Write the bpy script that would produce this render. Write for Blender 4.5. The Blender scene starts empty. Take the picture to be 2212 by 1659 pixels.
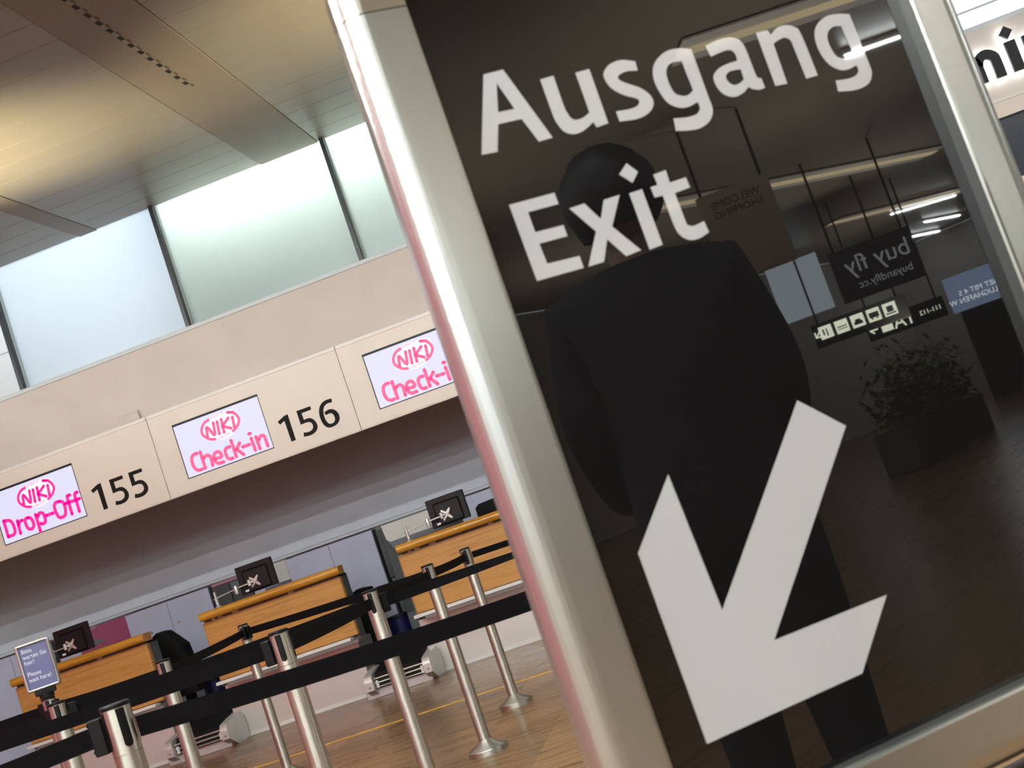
import bpy, bmesh, math, random
from mathutils import Vector, Matrix
from mathutils.geometry import tessellate_polygon
random.seed(7)
SC = bpy.context.scene
COL = SC.collection
R = math.radians

# ---------------------------------------------------------------- camera
CAM_H = 1.12
cam_d = bpy.data.cameras.new('camera')
cam = bpy.data.objects.new('camera', cam_d); COL.objects.link(cam)
cam_d.sensor_fit = 'HORIZONTAL'; cam_d.sensor_width = 36.0
cam_d.lens = 36.0 * 2680.0 / 2212.0
cam_d.clip_start = 0.05; cam_d.clip_end = 200
_roll, _pitch, _yaw = R(19.12), R(5.6), R(7.6)
_fw = Vector((-math.sin(_yaw) * math.cos(_pitch), math.cos(_yaw) * math.cos(_pitch), math.sin(_pitch)))
_r0 = Vector((math.cos(_yaw), math.sin(_yaw), 0)); _u0 = _r0.cross(_fw)
_rt = _r0 * math.cos(_roll) - _u0 * math.sin(_roll)
_up = _r0 * math.sin(_roll) + _u0 * math.cos(_roll)
cam.matrix_world = Matrix(((_rt.x, _up.x, -_fw.x, 0), (_rt.y, _up.y, -_fw.y, 0), (_rt.z, _up.z, -_fw.z, CAM_H), (0, 0, 0, 1)))
cam_d.dof.use_dof = True; cam_d.dof.focus_distance = 5.2; cam_d.dof.aperture_fstop = 9.0
SC.camera = cam

# ---------------------------------------------------------------- world, exposure, large lights
w = bpy.data.worlds.new('sky'); SC.world = w; w.use_nodes = True
w.node_tree.nodes['Background'].inputs[0].default_value = (0.84, 0.91, 1.0, 1)
w.node_tree.nodes['Background'].inputs[1].default_value = 1.12
SC.view_settings.view_transform = 'Standard'; SC.view_settings.look = 'None'
SC.view_settings.exposure = 0.92; SC.view_settings.gamma = 1.0
SC.view_settings.use_curve_mapping = False
SC.cycles.max_bounces = 7; SC.cycles.diffuse_bounces = 3; SC.cycles.glossy_bounces = 3; SC.cycles.caustics_reflective = False; SC.cycles.caustics_refractive = False
LAMP_STRENGTH = 150.0          # fluorescent strips of the hall
LAMP_COL = (0.94, 1.0, 1.0)

def spot(name, loc, target, power, col, angle, blend=1.0, size=0.2):
    d = bpy.data.lights.new(name, 'SPOT'); d.energy = power; d.color = col
    d.spot_size = R(angle); d.spot_blend = blend; d.shadow_soft_size = size
    o = bpy.data.objects.new(name, d); COL.objects.link(o); o.location = loc
    o.rotation_euler = (Vector(target) - Vector(loc)).to_track_quat('-Z', 'Y').to_euler()
    return o
# unseen warm uplights, assumed as the source of the ceiling glow
spot('assumed_uplight', (-7.6, 7.2, 2.6), (-5.0, 8.2, 4.92), 2700, (1.0, 0.84, 0.52), 36)
spot('assumed_uplight', (1.6, 7.0, 2.9), (-1.2, 8.2, 4.92), 1000, (1.0, 0.82, 0.50), 36)

for _p in ((9, -2.6), (14, -4.6), (20, -7.0), (27, -9.6), (9, -7), (16, -10)):  # unseen spots added to brighten the hall ceiling mirrored in the sign
    spot('hall_ceiling_fill', (_p[0], _p[1], 1.6), (_p[0] + 0.3, _p[1], 4.92), 700, (1.0, 0.93, 0.82), 130)

# ---------------------------------------------------------------- materials
MATS = {}
def pm(name, base, rough=0.5, metal=0.0, spec=0.5, coat=0.0, emis=None, es=0.0, ior=1.5):
    if name in MATS: return MATS[name]
    m = bpy.data.materials.new(name); m.use_nodes = True; MATS[name] = m
    b = m.node_tree.nodes['Principled BSDF']
    b.inputs['Base Color'].default_value = (*base, 1); b.inputs['Roughness'].default_value = rough
    b.inputs['Metallic'].default_value = metal; b.inputs['Specular IOR Level'].default_value = spec
    b.inputs['IOR'].default_value = ior
    b.inputs['Coat Weight'].default_value = coat
    if emis:
        b.inputs['Emission Color'].default_value = (*emis, 1); b.inputs['Emission Strength'].default_value = es
    return m
def nodes(m): return m.node_tree.nodes, m.node_tree.links, m.node_tree.nodes['Principled BSDF']
def mapping(m, scale=(1, 1, 1), coord='Object', rot=(0, 0, 0)):
    N, L, b = nodes(m)
    tc = N.new('ShaderNodeTexCoord'); mp = N.new('ShaderNodeMapping')
    mp.inputs['Scale'].default_value = scale; mp.inputs['Rotation'].default_value = rot
    L.new(tc.outputs[coord], mp.inputs[0]); return mp.outputs[0]
def ramp(m, fac, stops):
    N, L, b = nodes(m); r = N.new('ShaderNodeValToRGB'); L.new(fac, r.inputs[0])
    while len(r.color_ramp.elements) < len(stops): r.color_ramp.elements.new(0.5)
    for e, (p, c) in zip(r.color_ramp.elements, stops): e.position = p; e.color = (*c, 1)
    return r.outputs[0]
def noise(m, vec, scale, detail=3, dist=0.0):
    N, L, b = nodes(m); n = N.new('ShaderNodeTexNoise'); n.inputs['Scale'].default_value = scale
    n.inputs['Detail'].default_value = detail; n.inputs['Distortion'].default_value = dist
    L.new(vec, n.inputs['Vector']); return n.outputs['Fac']
def bump(m, fac, strength=0.1, dist=0.01):
    N, L, b = nodes(m); bp = N.new('ShaderNodeBump'); bp.inputs['Strength'].default_value = strength
    bp.inputs['Distance'].default_value = dist; L.new(fac, bp.inputs['Height']); L.new(bp.outputs[0], b.inputs['Normal'])

def speckled(name, c0, c1, rough, scale=6, **kw):
    m = pm(name, c0, rough, **kw); N, L, b = nodes(m)
    L.new(ramp(m, noise(m, mapping(m), scale), [(0.35, c0), (0.65, c1)]), b.inputs['Base Color']); return m

M_FASCIA = speckled('cream_laminate', (0.72, 0.63, 0.53), (0.75, 0.66, 0.56), 0.45, 2)
M_LIP = speckled('pale_aluminium_lip', (0.72, 0.68, 0.60), (0.76, 0.71, 0.63), 0.4, 3)
M_UPWALL = speckled('beige_plaster', (0.57, 0.51, 0.45), (0.61, 0.545, 0.48), 0.75, 3)
M_SILL = pm('grey_sill', (0.55, 0.60, 0.60), 0.5)
M_MULL = pm('black_mullion', (0.012, 0.016, 0.018), 0.35)
M_CEIL = speckled('ceiling_sheet', (0.215, 0.197, 0.157), (0.229, 0.208, 0.165), 0.42, 1.5)
M_BAND = speckled('ceiling_band', (0.212, 0.187, 0.150), (0.226, 0.197, 0.158), 0.6, 1.5)
M_BACKWALL = speckled('grey_wall_paint', (0.58, 0.61, 0.66), (0.61, 0.64, 0.69), 0.8, 4)
M_DOOR = speckled('lilac_laminate', (0.44, 0.44, 0.56), (0.47, 0.47, 0.59), 0.5, 5)
M_MAGENTA = pm('magenta_panel', (0.30, 0.045, 0.12), 0.4)
M_GREYDARK = speckled('dark_grey_panel', (0.036, 0.04, 0.038), (0.046, 0.05, 0.048), 0.5, 5)
M_GREYMID = pm('mid_grey_panel', (0.11, 0.118, 0.125), 0.5)
M_GREYLIGHT = speckled('light_grey_housing', (0.50, 0.50, 0.46), (0.54, 0.535, 0.49), 0.5, 5)
M_WHITE = pm('white_edge', (0.74, 0.72, 0.68), 0.4)
M_BLACK = pm('black_plastic', (0.004, 0.004, 0.0045), 0.42, spec=0.22)
M_BLACKMAT = pm('black_rubber', (0.006, 0.0055, 0.005), 0.65, spec=0.2)
M_MONITOR = pm('brown_black_casing', (0.008, 0.0045, 0.0045), 0.45, spec=0.25)
M_NAVY = pm('navy_plastic', (0.008, 0.008, 0.06), 0.4)
M_PLINTH = speckled('cream_steel', (0.76, 0.74, 0.67), (0.80, 0.78, 0.71), 0.30, 3, metal=0.45)
M_DIGIT = pm('black_print', (0.011, 0.010, 0.009), 0.6, spec=0.12)
M_ALU = pm('anodised_aluminium', (0.54, 0.545, 0.51), 0.27, metal=0.9)
M_ALU2 = pm('polished_corner', (0.70, 0.66, 0.56), 0.22, metal=0.95)
M_SILVER = pm('silver_arm', (0.62, 0.61, 0.58), 0.35, metal=0.8)
M_DARKGAP = pm('dark_gap', (0.01, 0.01, 0.01), 0.8)
M_YELLOW = speckled('yellow_floor_tape', (0.80, 0.42, 0.02), (0.85, 0.46, 0.03), 0.35, 9)
M_STEELPANEL = speckled('brushed_panel', (0.60, 0.58, 0.57), (0.66, 0.64, 0.62), 0.4, 8, metal=0.5)

def steel():
    m = pm('brushed_steel', (0.62, 0.60, 0.55), 0.40, metal=1.0); N, L, b = nodes(m)
    v = mapping(m, (2, 2, 220))
    f = noise(m, v, 3, 2); L.new(ramp(m, f, [(0.3, (0.46, 0.445, 0.39)), (0.7, (0.56, 0.54, 0.475))]), b.inputs['Base Color'])
    b.inputs['Anisotropic'].default_value = 0.85; b.inputs['Anisotropic Rotation'].default_value = 0.25
    tg = N.new('ShaderNodeTangent'); tg.direction_type = 'RADIAL'; tg.axis = 'Z'; L.new(tg.outputs[0], b.inputs['Tangent'])
    return m
M_STEEL = steel()

def wood(name, c0, c1, c2, sc=(0.6, 8, 14), rough=0.4):
    m = pm(name, c0, rough); N, L, b = nodes(m)
    v = mapping(m, sc); f = noise(m, v, 2.2, 6, 1.6)
    L.new(ramp(m, f, [(0.30, c2), (0.46, c0), (0.60, c1), (0.75, c0)]), b.inputs['Base Color'])
    bump(m, f, 0.06, 0.002); return m
M_WOOD = wood('oak_veneer', (0.50, 0.235, 0.055), (0.55, 0.265, 0.068), (0.36, 0.155, 0.032))
M_RAIL = wood('oak_rail', (0.52, 0.235, 0.022), (0.57, 0.27, 0.03), (0.38, 0.155, 0.012), (0.5, 6, 6), 0.28)

def stone():
    m = pm('brown_stone', (0.2, 0.1, 0.05), 0.26, ior=1.3, spec=0.22); N, L, b = nodes(m)
    tc = N.new('ShaderNodeTexCoord'); gm = N.new('ShaderNodeNewGeometry'); oi = N.new('ShaderNodeObjectInfo')
    mp = N.new('ShaderNodeMapping'); mp.inputs['Scale'].default_value = (1.1, 6.5, 1); mp.inputs['Rotation'].default_value = (0, 0, R(8))
    add = N.new('ShaderNodeVectorMath'); add.operation = 'ADD'
    mul = N.new('ShaderNodeVectorMath'); mul.operation = 'SCALE'; mul.inputs[0].default_value = (13, 7, 3)
    L.new(oi.outputs['Random'], mul.inputs['Scale'])
    L.new(gm.outputs['Position'], add.inputs[0]); L.new(mul.outputs[0], add.inputs[1]); L.new(add.outputs[0], mp.inputs[0])
    f = noise(m, mp.outputs[0], 1.9, 8, 1.2)
    c = ramp(m, f, [(0.28, (0.115, 0.060, 0.027)), (0.45, (0.215, 0.125, 0.062)), (0.58, (0.255, 0.152, 0.077)), (0.75, (0.195, 0.105, 0.050))])
    hs = N.new('ShaderNodeHueSaturation'); L.new(c, hs.inputs['Color'])
    mr = N.new('ShaderNodeMapRange'); mr.inputs['To Min'].default_value = 0.82; mr.inputs['To Max'].default_value = 1.12
    L.new(oi.outputs['Random'], mr.inputs[0]); L.new(mr.outputs[0], hs.inputs['Value'])
    L.new(hs.outputs[0], b.inputs['Base Color']); return m
M_STONE = stone()

def emit(name, col, s):
    return pm(name, (0.02, 0.02, 0.02), 0.5, emis=col, es=s)
M_LAMP = emit('lamp_tube', LAMP_COL, LAMP_STRENGTH)
M_SCREEN = emit('screen_white', (0.79, 0.78, 1.0), 0.49)
M_SCREENW = emit('screen_logo_white', (0.94, 0.93, 1.0), 0.53)
M_PINK = emit('screen_pink', (1.0, 0.10, 0.29), 0.51)
M_MAGTXT = emit('screen_magenta', (1.0, 0.0, 0.33), 0.51)
M_SCREENOFF = pm('screen_off', (0.010, 0.016, 0.026), 0.25)
M_HALO = emit('halo_light', (0.92, 0.95, 1.0), 4.5)
M_ASSUMEDPINK = emit('assumed_pink_glow', (1.0, 0.22, 0.29), 0.33)  # glow of the assumed pink source beside the queue

def frosted(name, col, clear=0.0):
    m = bpy.data.materials.new(name); m.use_nodes = True; N, L = m.node_tree.nodes, m.node_tree.links
    N.remove(N['Principled BSDF']); out = N['Material Output']
    tr = N.new('ShaderNodeBsdfTranslucent'); tr.inputs[0].default_value = (*col, 1)
    gl = N.new('ShaderNodeBsdfGlossy'); gl.inputs[1].default_value = 0.25
    mx = N.new('ShaderNodeMixShader'); mx.inputs[0].default_value = 0.05
    L.new(tr.outputs[0], mx.inputs[1]); L.new(gl.outputs[0], mx.inputs[2])
    res = mx
    if clear:
        tp = N.new('ShaderNodeBsdfTransparent'); m2 = N.new('ShaderNodeMixShader'); m2.inputs[0].default_value = clear
        L.new(mx.outputs[0], m2.inputs[1]); L.new(tp.outputs[0], m2.inputs[2]); res = m2
    L.new(res.outputs[0], out.inputs[0]); return m
M_FROST = frosted('frosted_glass', (0.90, 0.94, 0.95))
M_FROSTG = frosted('frosted_glass_green', (0.86, 0.93, 0.90))
M_CLEAR = frosted('clear_glass', (0.9, 0.95, 0.95), 0.85)

# ---------------------------------------------------------------- mesh helpers
class MB:
    def __init__(s): s.v = []; s.f = []; s.sm = []
    def add(s, vs, fs, smooth=False):
        o = len(s.v); s.v += [tuple(v) for v in vs]
        for f in fs: s.f.append([o + i for i in f]); s.sm.append(smooth)
        return s
    def box(s, x0, x1, y0, y1, z0, z1):
        return s.add([(x0,y0,z0),(x1,y0,z0),(x1,y1,z0),(x0,y1,z0),(x0,y0,z1),(x1,y0,z1),(x1,y1,z1),(x0,y1,z1)],
                     [(3,2,1,0),(4,5,6,7),(0,1,5,4),(1,2,6,5),(2,3,7,6),(3,0,4,7)])
    def bbox(s, x0, x1, y0, y1, z0, z1, r=0.004):   # bevelled box
        c = []
        for z, i in ((z0, r), (z0 + r, 0), (z1 - r, 0), (z1, r)):
            for x, y in ((x0 + r + i*0, y0 + i), (x1 - r, y0 + i), (x1 - i, y0 + r), (x1 - i, y1 - r), (x1 - r, y1 - i), (x0 + r, y1 - i), (x0 + i, y1 - r), (x0 + i, y0 + r)):
                c.append((x, y, z))
        fs = [tuple(range(7, -1, -1)), tuple(range(24, 32))]
        for k in range(3):
            for j in range(8):
                a, b = k*8 + j, k*8 + (j + 1) % 8; fs.append((a, b, b + 8, a + 8))
        return s.add(c, fs)
    def tube(s, p0, p1, r, n=16, r1=None, cap=True):
        p0, p1 = Vector(p0), Vector(p1); r1 = r if r1 is None else r1
        d = (p1 - p0).normalized(); a = d.orthogonal().normalized(); b = d.cross(a)
        vs = []
        for p, q in ((p0, r), (p1, r1)):
            for i in range(n):
                t = 2 * math.pi * i / n; vs.append(p + (a * math.cos(t) + b * math.sin(t)) * q)
        s.add(vs, [(i, (i + 1) % n, n + (i + 1) % n, n + i) for i in range(n)], True)
        if cap: s.add(vs, [tuple(range(n - 1, -1, -1)), tuple(range(n, 2 * n))])
        return s
    def lathe(s, prof, n=32, c=(0, 0, 0)):          # edges sharper than ~30 degrees stay crisp
        def ring(p): return [(c[0] + p[0] * math.cos(2*math.pi*i/n), c[1] + p[0] * math.sin(2*math.pi*i/n), c[2] + p[1]) for i in range(n)]
        quad = [(i, (i + 1) % n, n + (i + 1) % n, n + i) for i in range(n)]
        runs, cur = [], [prof[0]]
        for k in range(1, len(prof)):
            cur.append(prof[k])
            if k < len(prof) - 1:
                a = math.atan2(prof[k][1] - prof[k-1][1], prof[k][0] - prof[k-1][0]); b = math.atan2(prof[k+1][1] - prof[k][1], prof[k+1][0] - prof[k][0])
                if abs((b - a + math.pi) % (2*math.pi) - math.pi) > 0.55: runs.append(cur); cur = [prof[k]]
        runs.append(cur)
        for r_ in runs:
            vs = [v for p in r_ for v in ring(p)]
            s.add(vs, [tuple(k*n + q for q in f) for k in range(len(r_) - 1) for f in quad], True)
        return s
    def prism(s, pts, a0, a1, axis='x', smooth=False):  # pts: 2D outline, extruded along axis
        n = len(pts)
        def mk(a, p):
            return {'x': (a, p[0], p[1]), 'y': (p[0], a, p[1]), 'z': (p[0], p[1], a)}[axis]
        vs = [mk(a0, p) for p in pts] + [mk(a1, p) for p in pts]
        s.add(vs, [(i, (i + 1) % n, n + (i + 1) % n, n + i) for i in range(n)], smooth)
        return s.add(vs, [tuple(range(n - 1, -1, -1)), tuple(range(n, 2 * n))])
    def fill(s, conts, f, th, back=True):                 # filled outlines; f(u, v, d) -> 3D point, th thickness
        tris = tessellate_polygon([[Vector((x, y, 0)) for x, y in c] for c in conts])
        flat = [p for c in conts for p in c]; n = len(flat)
        vs = [f(x, y, th) for x, y in flat] + [f(x, y, 0) for x, y in flat]
        fs = [tuple(t) for t in tris] + ([tuple(n + i for i in t) for t in tris] if back else [])
        o = 0
        for c in conts:
            for i in range(len(c)): fs.append((o + i, o + (i + 1) % len(c), n + o + (i + 1) % len(c), n + o + i))
            o += len(c)
        return s.add(vs, fs)
    def build(s, name, mat, parent=None, smooth=None):
        me = bpy.data.meshes.new(name); me.from_pydata(s.v, [], s.f)
        for p, q in zip(me.polygons, s.sm): p.use_smooth = q if smooth is None else smooth
        me.materials.append(mat); me.validate(); me.update()
        bm = bmesh.new(); bm.from_mesh(me); bmesh.ops.recalc_face_normals(bm, faces=bm.faces); bm.to_mesh(me); bm.free()
        return link(name, me, parent)
def link(name, data, parent=None):
    o = bpy.data.objects.new(name, data); COL.objects.link(o)
    if parent: o.parent = parent
    return o
def tag(o, label, cat, group=None):
    o['label'] = label; o['category'] = cat
    if group: o['group'] = group
    return o
def struct(o): o['kind'] = 'structure'; return o
def thing(name, loc, label, cat, rz=0, group=None):
    o = link(name, None); o.location = loc; o.rotation_euler.z = rz
    return tag(o, label, cat, group)
def copy_tree(o, parent=None):
    c = o.copy(); COL.objects.link(c); c.parent = parent
    for ch in o.children: copy_tree(ch, c)
    return c
def crom(pts, closed=True, n=6):
    """pts: (corner, x, y) -> smooth polyline"""
    out = []; m = len(pts)
    for i in range(m if closed else m - 1):
        k1, *p1 = pts[i]; k2, *p2 = pts[(i + 1) % m]
        p1, p2 = Vector(p1), Vector(p2)
        if k1 and k2: out.append(tuple(p1)); continue
        p0 = p1 * 2 - p2 if (k1 or (not closed and i == 0)) else Vector(pts[i - 1][1:])
        p3 = p2 * 2 - p1 if (k2 or (not closed and i == m - 2)) else Vector(pts[(i + 2) % m][1:])
        for j in range(n):
            t = j / n
            q = 0.5 * (2*p1 + (p2 - p0)*t + (2*p0 - 5*p1 + 4*p2 - p3)*t*t + (3*p1 - p0 - 3*p2 + p3)*t**3)
            out.append(tuple(q))
    if not closed: out.append(tuple(pts[-1][1:]))
    return out
def stroke(pts, wd, closed=False, n=5, cap=True):
    """round-capped ribbon outline around a centre line"""
    c = [Vector(p) for p in crom([(0, *p) for p in pts], closed=False, n=n if len(pts) > 2 else 1)]
    L, Rr = [], []
    for i, p in enumerate(c):
        t = (c[min(i + 1, len(c) - 1)] - c[max(i - 1, 0)]).normalized(); nn = Vector((-t.y, t.x)) * wd / 2
        L.append(p + nn); Rr.append(p - nn)
    quads = [(L[i], L[i + 1], Rr[i + 1], Rr[i]) for i in range(len(c) - 1)]
    res = [[tuple(v) for v in q] for q in quads]
    if cap:
        for p in (c[0], c[-1]):
            res.append([(p.x + wd/2*math.cos(a*math.pi/8), p.y + wd/2*math.sin(a*math.pi/8)) for a in range(16)])
    return res

# outlines of the printed characters, tenths of millimetres: (corner flag, x, z)
GL = {"G":{"A":[[[1,-113,16404],[1,159,16416],[1,489,15423],[1,292,15415],[1,175,15745],[1,-149,15744],[1,-278,15406],[1,-490,15415]],[[1,17,16262],[1,130,15890],[1,-96,15892]]],"u":[[[1,598,16189],[1,788,16203],[0,783,15816],[0,793,15699],[0,825,15610],[0,884,15577],[0,990,15588],[1,1093,15634],[1,1095,16179],[1,1298,16191],[1,1292,15441],[1,1115,15423],[1,1096,15501],[0,934,15423],[0,784,15405],[0,669,15464],[0,614,15585],[0,597,15730]]],"s":[[[1,1966,16163],[1,1954,16035],[0,1805,16054],[0,1693,16036],[0,1647,15999],[0,1671,15947],[0,1755,15891],[0,1906,15798],[0,2006,15671],[0,2004,15554],[0,1904,15459],[0,1717,15412],[1,1452,15429],[1,1455,15570],[0,1651,15560],[0,1770,15579],[0,1820,15627],[0,1795,15675],[0,1630,15763],[0,1504,15882],[0,1459,16020],[0,1490,16119],[0,1613,16199],[0,1782,16218]]],"g":[[[1,2822,16164],[0,2815,15523],[0,2810,15309],[0,2713,15170],[0,2540,15101],[0,2346,15107],[1,2181,15140],[1,2208,15307],[0,2393,15282],[0,2547,15291],[0,2619,15340],[0,2637,15379],[1,2634,15449],[0,2480,15412],[0,2338,15432],[0,2213,15523],[0,2152,15684],[0,2134,15869],[0,2185,16029],[0,2295,16135],[0,2462,16209],[0,2648,16210]],[[1,2625,16036],[1,2631,15616],[0,2543,15570],[0,2452,15573],[0,2359,15630],[0,2328,15754],[0,2335,15902],[0,2390,15998],[0,2476,16039]]],"a":[[[1,3044,16169],[0,3235,16208],[0,3429,16214],[0,3555,16168],[0,3610,16068],[0,3621,15934],[0,3625,15637],[0,3641,15587],[1,3687,15567],[1,3691,15431],[0,3607,15419],[0,3510,15447],[1,3450,15492],[0,3332,15425],[0,3180,15403],[0,3052,15468],[0,2992,15583],[0,2991,15724],[0,3086,15813],[0,3236,15858],[1,3435,15878],[0,3437,15971],[0,3392,16035],[0,3288,16044],[1,3065,16007]],[[1,3432,15753],[1,3427,15612],[0,3344,15569],[0,3245,15562],[0,3185,15619],[0,3175,15697],[0,3238,15749],[0,3326,15758]]],"n":[[[1,3863,16195],[1,4050,16203],[1,4074,16126],[0,4212,16205],[0,4354,16217],[0,4482,16165],[0,4542,16041],[1,4558,15432],[1,4365,15422],[0,4353,15876],[0,4345,15989],[0,4282,16046],[0,4193,16041],[1,4064,16000],[1,4046,15416],[1,3858,15422]]],"g2":[[[1,5422,16179],[0,5429,15458],[0,5418,15301],[0,5328,15172],[0,5161,15116],[0,4980,15115],[1,4782,15145],[1,4804,15303],[0,5017,15287],[0,5150,15310],[0,5221,15369],[1,5223,15448],[0,5074,15416],[0,4939,15433],[0,4814,15526],[0,4739,15676],[0,4722,15870],[0,4770,16042],[0,4883,16156],[0,5051,16220],[0,5244,16218]],[[1,5218,16040],[1,5240,15604],[0,5142,15572],[0,5043,15581],[0,4962,15631],[0,4925,15751],[0,4925,15898],[0,4982,16001],[0,5094,16053]]],"E":[[[1,-368,14727],[1,257,14738],[1,260,14588],[1,-164,14582],[1,-162,14318],[1,226,14316],[1,227,14170],[1,-162,14169],[1,-150,13904],[1,290,13891],[1,291,13736],[1,-353,13731]]],"x":[[[1,376,14500],[1,593,14514],[1,736,14270],[1,864,14496],[1,1098,14510],[1,847,14142],[1,1118,13757],[1,892,13734],[1,723,14005],[1,579,13741],[1,357,13733],[1,615,14133]]],"i":[[[1,1231,14496],[1,1422,14509],[1,1429,13752],[1,1233,13734]]],"idot":[[[1,1340,14881],[1,1453,14738],[1,1326,14617],[1,1189,14765]]],"t":[[[1,1646,14654],[1,1838,14673],[1,1832,14500],[1,2077,14516],[1,2089,14374],[1,1849,14352],[0,1853,13967],[0,1870,13908],[0,1939,13880],[1,2107,13902],[1,2121,13749],[0,1959,13704],[0,1807,13721],[0,1705,13823],[0,1677,13977],[1,1672,14358],[1,1553,14361],[1,1545,14503],[1,1654,14511]]],"arrow":[[[1,2481,11360],[1,3026,10853],[1,1015,8724],[1,2718,8702],[1,1998,7944],[1,-268,7930],[1,-289,10265],[1,427,11020],[1,498,9285]]],"d1":[[[1,-34567,26173],[1,-34578,23712],[1,-35018,23706],[1,-35050,25702],[1,-35548,25509],[1,-35683,25829],[1,-34914,26151]]],"d5":[[[1,-33784,26168],[1,-32403,26159],[1,-32417,25828],[1,-33373,25814],[1,-33359,25201],[0,-32822,25172],[0,-32487,24893],[0,-32318,24419],[0,-32424,24009],[0,-32816,23732],[0,-33337,23660],[1,-33854,23746],[1,-33753,24109],[0,-33348,24015],[0,-32965,24072],[0,-32759,24287],[0,-32751,24603],[0,-32914,24804],[0,-33254,24876],[1,-33776,24853]]],"d6":[[[1,-30362,26137],[1,-30447,25793],[0,-30876,25841],[0,-31248,25669],[0,-31461,25265],[0,-31524,24713],[0,-31435,24299],[0,-31282,24069],[0,-30974,24008],[0,-30729,24145],[0,-30642,24401],[0,-30692,24738],[0,-30893,24921],[1,-31378,24901],[1,-31393,25193],[0,-30997,25292],[0,-30595,25214],[0,-30301,24918],[0,-30173,24522],[0,-30265,24109],[0,-30582,23807],[0,-31012,23703],[0,-31458,23749],[0,-31797,24107],[0,-31926,24695],[0,-31889,25289],[0,-31670,25787],[0,-31283,26097],[0,-30823,26189]]]},"S":{"checkin":[[[1527,1936],[1201,1937],[925,1693],[836,1099],[958,657],[1209,426],[1562,415]],[[1861,1960],[1879,388]],[[2004,1311],[2258,1449],[2487,1425],[2640,1257],[2663,965],[2628,408]],[[2964,887],[3642,875],[3681,1174],[3545,1393],[3293,1436],[3047,1284],[2945,922],[2995,620],[3192,408],[3448,374],[3716,376]],[[4669,1468],[4372,1470],[4164,1288],[4127,902],[4194,566],[4382,414],[4643,396]],[[4981,1966],[5007,420]],[[5685,1489],[5382,1198],[5157,1022]],[[5243,1048],[5731,364]],[[5858,1058],[6532,1048]],[[6857,1531],[6894,379]],[[6778,1979],[6921,1980]],[[7324,1507],[7361,356]],[[7498,1133],[7705,1401],[7951,1428],[8104,1260],[8119,856],[8137,367]]],"dropoff":[[[574,2231],[573,674]],[[593,2198],[1092,2097],[1327,1817],[1404,1327],[1357,905],[1143,703],[573,674]],[[1882,1797],[1842,580]],[[1895,1383],[2098,1643],[2367,1690]],[[2983,1732],[3234,1594],[3341,1285],[3336,904],[3176,684],[2923,631],[2706,785],[2616,1143],[2621,1524],[2738,1704],[2983,1732]],[[3791,1764],[3793,124]],[[3976,1512],[4170,1748],[4453,1709],[4584,1474],[4590,1034],[4510,788],[4275,702],[4043,806]],[[4789,1323],[5502,1333]],[[6400,2155],[6686,2033],[6803,1666],[6750,1137],[6612,800],[6334,674],[6025,722],[5849,999],[5790,1456],[5811,1886],[6013,2147],[6400,2155]],[[7594,2377],[7392,2389],[7285,2206],[7268,637]],[[8384,2388],[8168,2377],[8048,2117],[8033,629]],[[6923,1763],[8414,1749]]],"niki1":[[[2993,3056],[3185,3910],[3672,2952],[3887,4060]],[[4267,4040],[4136,2919]],[[4706,4112],[4604,2896]],[[5386,4014],[4611,3462]],[[4620,3488],[5359,3027]],[[5784,3958],[5685,3026]]],"ring1":[[[3623,4484],[3124,4358],[2751,4035],[2605,3717],[2613,3344],[2830,3011],[3206,2708],[3666,2573]],[[5378,4529],[5888,4365],[6197,4040],[6319,3599],[6175,3251],[5828,2918],[5365,2684]]],"halo":[[[2489,3871],[2860,4366],[3543,4637],[4528,4744],[5401,4691],[6224,4486],[6475,3714],[6395,3287],[5971,2811],[5325,2471],[4446,2326],[3581,2404],[2951,2655],[2511,3124]]],"tip":[[[5374,4644],[6234,4425],[5830,4369],[5339,4412]]]}}

# ================================================================ THE SETTING
FY, WY, ZC = 10.75, 10.80, 4.92          # fascia plane, upper wall plane, ceiling height
MOD, SEAM0 = 1.902, -2.851               # check-in module, seam right of unit 156
HX0, HX1, HY0 = -14.0, 36.0, -14.0       # hall extents

floor = struct(MB().box(HX0, HX1, HY0, 13.2, -0.2, -0.0015).build('floor', M_STONE))
tile_me = MB().bbox(0, 0.4494, 0, 0.4494, -0.010, 0, 0.0004)
t0 = tile_me.build('tile', M_STONE, floor)
first = True
for ix in range(13):
    for iy in range(15):
        x, y = -5.75 + 0.45 * ix, 4.6 + 0.45 * iy
        if y > 10.9: continue
        o = t0 if first else t0.copy()
        if not first: COL.objects.link(o); o.parent = floor
        first = False; o.location = (x, y, 0)

ceiling = struct(MB().box(HX0, HX1, HY0, 10.94, ZC + 0.02, ZC + 0.2).build('ceiling', M_CEIL))
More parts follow.
